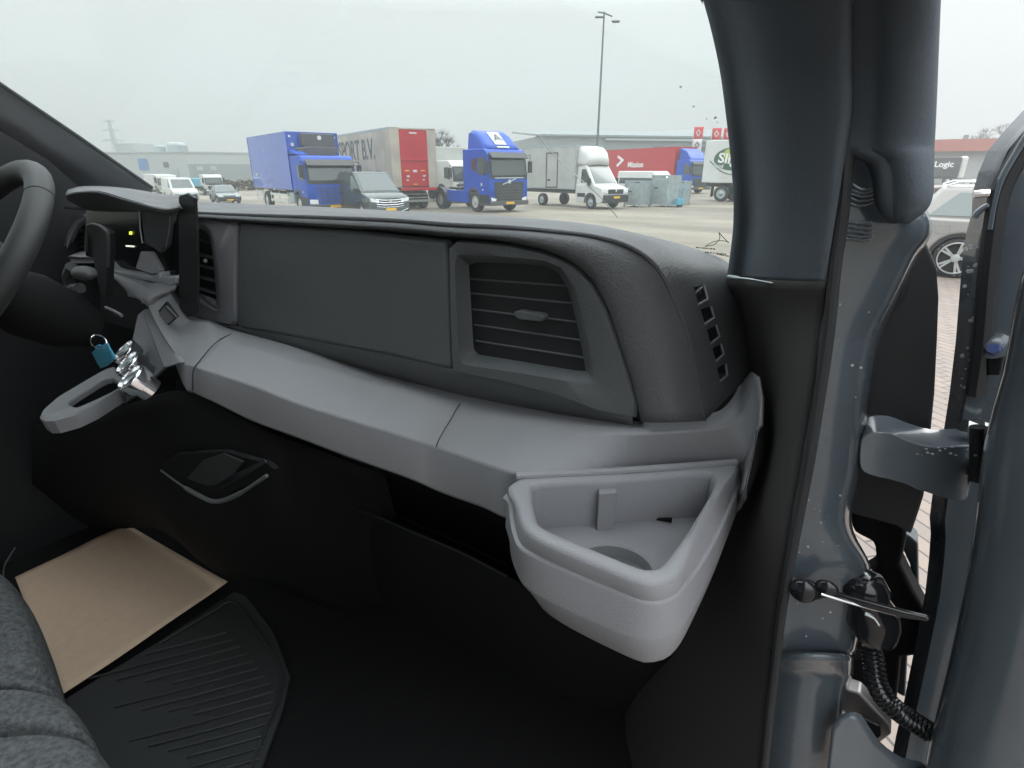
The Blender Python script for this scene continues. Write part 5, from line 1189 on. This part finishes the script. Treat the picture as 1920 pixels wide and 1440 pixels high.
for s in (-1, 1): wheel(t, -1.33, s*.95, r=.40, w=.28, side=s); wheel(t, -6, s*.95, r=.40, w=.28, side=s)

# silver estate at the right -------------------------------------------------------
L = 4.55; W = 1.8
t = root('parked_car', 1.02+L-.92, 12.15+.9, 0, 'silver estate car with bright alloy wheels parked beyond the open door', 'car', None, PZ)
belt = .98
prof_b = [(-.02,.3),(0,.55),(-.1,.72),(-1.0,.93),(-L+.25,belt+.02),(-L+.04,.92),(-L-.02,.62),(-L,.42),(-L+.08,.22),(-.15,.22)]
MB().prism(cut(prof_b, (-.85,-L+.92), .385, .22), -W/2, W/2).build('body', 'silver', t, bevel=.07, seg=4, local=True)
vb_ = [(-1.1,-W/2+.03,belt-.05),(-1.1,W/2-.03,belt-.05),(-L+.06,W/2-.03,belt-.05),(-L+.06,-W/2+.03,belt-.05)]
vt_ = [(-1.95,-W/2+.22,1.52),(-1.95,W/2-.22,1.52),(-L+.50,W/2-.22,1.50),(-L+.50,-W/2+.22,1.50)]
MB().add(vb_+vt_, [(0,1,2,3),(4,5,6,7),(0,1,5,4),(1,2,6,5),(2,3,7,6),(3,0,4,7)]).build('upper_body', 'silver', t, bevel=.09, seg=4, local=True)
front_glass(t, vb_, vt_)
for s in (-1, 1):
    side_glass(t, vb_, vt_, s, -L+.38, -L+1.25, -L+.75, -L+1.25, v0=.14, v1=.78, name='quarter_window', m='skyglass'); side_glass(t, vb_, vt_, s, -L+1.33, -L+2.25, -L+1.33, -L+2.25, v0=.14, v1=.82, m='skyglass'); side_glass(t, vb_, vt_, s, -L+2.33, -1.5, -L+2.33, -2.05, v0=.14, v1=.82)
    MB().tube([(-L+.55,s*(W/2-.24),1.50),(-L+.7,s*(W/2-.24),1.555),(-2.1,s*(W/2-.24),1.565),(-1.95,s*(W/2-.24),1.51)], .015, n=8).build('roof_rail', 'satin', t, local=True)
    wheel(t, -.85, s*(W/2-.10), r=.335, w=.22, side=s, rimcol='satin', rr=.78, spokes=5); wheel(t, -L+.92, s*(W/2-.10), r=.335, w=.22, side=s, rimcol='satin', rr=.78, spokes=5)
    panel('body_crease', [(-L+.1,s*(W/2),.80),(-1,s*W/2,.78),(-1,s*W/2,.79),(-L+.1,s*W/2,.81)], 'galv', t, (0,s*.003,0), bevel=0)
    fl_ = MB(); fl_.tube([(-L+.52,s*(W/2+.002),.88),(-L+.72,s*(W/2+.002),.88),(-L+.74,s*(W/2+.002),.74),(-L+.55,s*(W/2+.002),.74)], .005, n=5, closed=True); fl_.build('fuel_flap', 'galv', t, local=True)
arches(t, W, (-.85, -L+.92), .385)
MB().slab([(-L+.62,-.62,1.49),(-L+.28,-.60,1.46),(-L+.26,-.60,1.43),(-L+.60,-.62,1.45)], (0, 1.24, 0)).build('roof_spoiler', 'silver', t, bevel=.01, local=True)
MB().slab([(-L+1.0,-.01,1.52),(-L+1.12,-.01,1.52),(-L+.98,-.01,1.58)], (0,.02,0)).build('aerial', 'black', t, local=True)
for s in (-1, 1): panel('tail_lamp', [(-L+.02,s*(W/2-.02),.98),(-L+.02,s*(W/2-.35),.96),(-L+0,s*(W/2-.33),.80),(-L+0,s*(W/2-.02),.82)], 'flagred', t, (-.02,0,0))

# far trailer and car at the right ---------------------------------------------------
q = AZ(1808, 336, -H) if False else None
t = root('black_trailer', 6.9, 109, 3, 'black box trailer with white lettering parked far beyond the silver estate', 'trailer')
MB().box((-7.4, 0, 2.35), (14, 2.5, 2.7)).build('trailer_box', 'black', t, bevel=.04, local=True)
MB().box((-.05, .2, 2.3), (.9, 2.3, 3.1)).build('front_fairing', 'white', t, bevel=.3, local=True)
chassis(t, 0, -14, z=.9)
text('lettering', 'GeneralLogic', 1.1, 'letterw', t, (-1.2, -1.27, 2.75), (math.pi/2, 0, 0), .01, 1.0, align='RIGHT', bold=.03)
for x in (-9.5, -10.9, -12.2, -1.4):
    for s in (-1, 1): wheel(t, x, s*1.05, r=.5, w=.34, side=s)
saloon(6.5, 93, 184, 'white', 'small white car parked far off beside the black trailer', L=4.0)
saloon(2.6, 90, 5, 'white', 'far white car near the rear of the black trailer', L=3.8)

# buildings ---------------------------------------------------------------------------
def building(name, pa, pb, z1, depth, m, label, base=None, basem=None, cat='building'):
    """wall from ground point pa to pb (x,y) with height z1"""
    a, b = Vector(pa), Vector(pb); d = (b-a); L = d.length; ang = math.degrees(math.atan2(d.y, d.x))
    t = root(name, a.x, a.y, ang, label, cat)
    MB().box((L/2, depth/2, z1/2), (L, depth, z1)).build('wall', m, t, smooth=0, local=True)
    MB().box((L/2, -.02, z1+.1), (L+.3, .3, .25)).build('parapet', m if basem is None else 'wall_white', t, smooth=0, local=True)
    if base: MB().box((L/2, -.06, base/2), (L, .1, base)).build('lower_cladding', basem, t, smooth=0, local=True)
    return t, L
def gp(x, y, z, hgt): p = AZ(x, y, hgt-H); return (p.x, p.y)
A1 = gp(225, 281, 0, 8.0); A2 = gp(352, 291, 0, 7.6)
W1, W2, W3 = Vector(dirpt(150, 152)), Vector(dirpt(354, 134)), Vector(dirpt(640, 146))
def wu(x, a, b):
    r = ray(x, 318); d = b-a; det = r.x*(-d.y)+d.x*r.y; return ((r.x*a.y-r.y*a.x)/det)*d.length if abs(det) > 1e-9 else 0
t, L1 = building('warehouse', W1, W2, 5.2, 30, 'wall_white', 'pale warehouse with a small blue sign, behind the white vans at the left')
u = lambda x: wu(x, W1, W2)
MB().box(((u(263)+u(280))/2, -.06, 3.05), (abs(u(280)-u(263)), .12, 2.1)).build('sign', 'bluesign', t, local=True)
MB().box(((u(309)+u(318))/2, -.06, 2.95), (abs(u(318)-u(309)), .12, 1.0)).build('window', 'chassis', t, local=True)
MB().box((u(325), -.06, 1.2), (2.2, .12, 2.4)).build('door', 'galv', t, local=True)
MB().box((u(236), 4, 6.0), (4.5, 6, 2.0)).build('roof_block', 'wall_white', t, local=True)
MB().box((u(279), 4, 5.9), (1.5, 2, 1.6)).build('roof_unit', 'galv', t, bevel=.3, local=True); MB().box((u(306), 5, 6.1), (3.2, 3, 2.4)).build('roof_unit', 'galv', t, bevel=.7, local=True)
t, L2 = building('grey_hall', W2, W3, 5.2, 30, 'wall_white', 'long hall with dark grey lower wall under a pale band, beside the blue-signed warehouse', 3.1, 'wall_grey')
for x in (375, 400): MB().box((wu(x, W2, W3), -.14, 2.3), (1.2, .08, .8)).build('window', 'galv', t, local=True)
t, L3 = building('long_hall', dirpt(1005, 105), dirpt(1480, 128), 7.4, 40, 'wall_grey', 'long grey hall with a low pitched roof behind the red lorry')
MB().slab([(-.5,-.5,7.5),(L3+.5,-.5,7.5),(L3+.5,18,9.9),(-.5,18,8.9)], (0, 0, .3)).build('roof', 'wall_grey', t, smooth=0, local=True)
MB().box((L3*.62, -.3, 7.1), (L3*.75, .5, .35)).build('gutter', 'galv', t, local=True)
for i in range(8): MB().box((L3*(.45+.06*i), -.08, 5.6), (2.0, .1, .8)).build('window', 'chassis', t, local=True)
ra, rb_ = Vector((-9, 118)), Vector((34, 122))
t, L4 = building('red_roofed_hall', (-12, 117), (40, 119), 4.6, 25, 'wall_white', 'low hall with a broad faded red fascia beyond the silver estate')
MB().box((L4/2, -.6, 5.6), (L4+1, 1.4, 1.75)).build('fascia', 'wall_red', t, smooth=0, local=True)
for i in range(7): MB().box((3+i*8, 1.5, 6.7), (.5, 2, .9)).build('roof_vent', 'wall_grey', t, local=True)
# left street scrap seen through the driver's window
t, L5 = building('side_building', (-46, -4), (-44, 13), 7.0, 14, 'wall_white', 'pale building glimpsed through the driver side window')
for i in range(6): MB().box((1.5+i*2.7, -.1, 3.4), (.25, .2, 6.8)).build('downpipe', 'galv', t, local=True)

# hedge and brown scrub, far trees, pylon ------------------------------------------------
rnd = random.Random(21)
def scrub(name, label, x0, y0, x1, y1, h_, n, col='hedge'):
    m = MB()
    for i in range(n):
        u = rnd.random(); x = x0+(x1-x0)*u; y = y0+(y1-y0)*u+rnd.uniform(-.7,.7); z = rnd.random()**.8*h_
        s_ = rnd.uniform(.10,.22); d = Vector((rnd.uniform(-1,1), rnd.uniform(-1,1), rnd.uniform(-1,1))).normalized(); e = d.orthogonal().normalized()
        c = Vector((x, y, z)); m.add([c+d*s_, c+e*s_*.6, c-d*s_, c-e*s_*.6], [(0,1,2,3)])
    o = m.build(name, col, None, smooth=0, weld=False); tag(o, label, 'hedge'); return o
scrub('hedge', 'brown winter hedge behind the dark hatchback and white van', -62, 27, -52, 47, 1.0, 3400)
def tree(x, y, h_, label, r=2.2, seed=1):
    rn = random.Random(seed); t = root('tree', x, y, rn.uniform(0,360), label, 'tree', 'bare trees on the skyline')
    tr = MB(); tr.cyl((0,0,0), (0,0,h_*.5), .22, .12, n=8)
    tips = []
    def br(p, d, l, r_, k):
        q = p+d*l; tr.tube([p, p.lerp(q, .5)+Vector((rn.uniform(-.1,.1), rn.uniform(-.1,.1), 0))*l, q], [r_, r_*.8, r_*.6], n=5)
        if k == 0: tips.append((q, d)); return
        for _ in range(4): br(q, (d+Vector((rn.uniform(-.8,.8), rn.uniform(-.8,.8), rn.uniform(-.1,.6)))).normalized(), l*.72, r_*.6, k-1)
    for _ in range(5): br(Vector((0,0,h_*.3+rn.random()*h_*.2)), Vector((rn.uniform(-.8,.8), rn.uniform(-.8,.8), 1)).normalized(), h_*.22, .09, 2)
    tr.build('trunk', 'bark', t, local=True)
    cw = MB()
    for q, d in tips:
        for _ in range(7):
            e = (d+Vector((rn.uniform(-1,1), rn.uniform(-1,1), rn.uniform(-.3,.9)))).normalized(); f = e.orthogonal().normalized()*.03; l = rn.uniform(.4,1.2)
            cw.add([q-f, q+f, q+e*l], [(0,1,2)])
    cw.build('crown', 'bark', t, smooth=0, weld=False, local=True)
for i, (x, y, h_, lab) in enumerate([(16,150,10.5,'bare tree above the red fascia, nearest the door edge'), (11.5,152,9.8,'bare tree above the middle of the red fascia'), (7,150,8.6,'small bare tree above the red fascia, nearest the pillar'), (*dirpt(834, 72),6.4,'dark tree top showing between the beige trailer and the blue tractor unit'), (21,148,11,'bare tree just beside the open door frame above the red fascia')]): tree(x, y, h_, lab, seed=i+3)
pp = dirpt(226, 300)
t = root('pylon', pp[0], pp[1], 35, 'steel lattice electricity pylon fading into the fog at the left', 'pylon')
m = MB(); HP = 36
def wz(z): return 4.0*(1-z/30) if z < 22 else 1.1*(1-(z-22)/24)
zs_ = [0,7,13,18,22,26,30,34,38,HP]
for a_, b_ in zip(zs_[:-1], zs_[1:]):
    for (sx_, sy) in ((1,1),(1,-1),(-1,-1),(-1,1)):
        m.tube([(sx_*wz(a_), sy*wz(a_), a_), (sx_*wz(b_), sy*wz(b_), b_)], .42, n=4)
        m.tube([(sx_*wz(a_), sy*wz(a_), a_), (-sy*wz(b_) if sx_*sy > 0 else sy*wz(b_)*-1*-1, sx_*wz(b_) if sx_*sy > 0 else -sx_*wz(b_)*-1, b_)], .26, n=4)
m.build('lattice_tower', 'galv', t, smooth=0, local=True)
for z, w_ in ((24, 8.5), (31, 6.5), (37, 4.5)):
    m = MB(); m.tube([(-w_,0,z),(0,0,z+1.3),(w_,0,z)], .40, n=4); m.tube([(-w_,0,z),(w_,0,z)], .36, n=4); m.build('crossarm', 'galv', t, local=True)
t.scale = (.55, .55, .55)
# air
hz = MB().box((0, 0, 28), (690, 690, 58)).build('haze', None, None, smooth=0)
mh = bpy.data.materials.new('haze_air'); mh.use_nodes = True; n = mh.node_tree; n.nodes.remove(n.nodes['Principled BSDF'])
pvn = n.nodes.new('ShaderNodeVolumePrincipled'); pvn.inputs['Color'].default_value = (.60, .625, .63, 1); pvn.inputs['Density'].default_value = .0026
pvn.inputs['Anisotropy'].default_value = .3
n.links.new(pvn.outputs[0], n.nodes['Material Output'].inputs['Volume'])
hz.data.materials.clear(); hz.data.materials.append(mh); hz['kind'] = 'stuff'
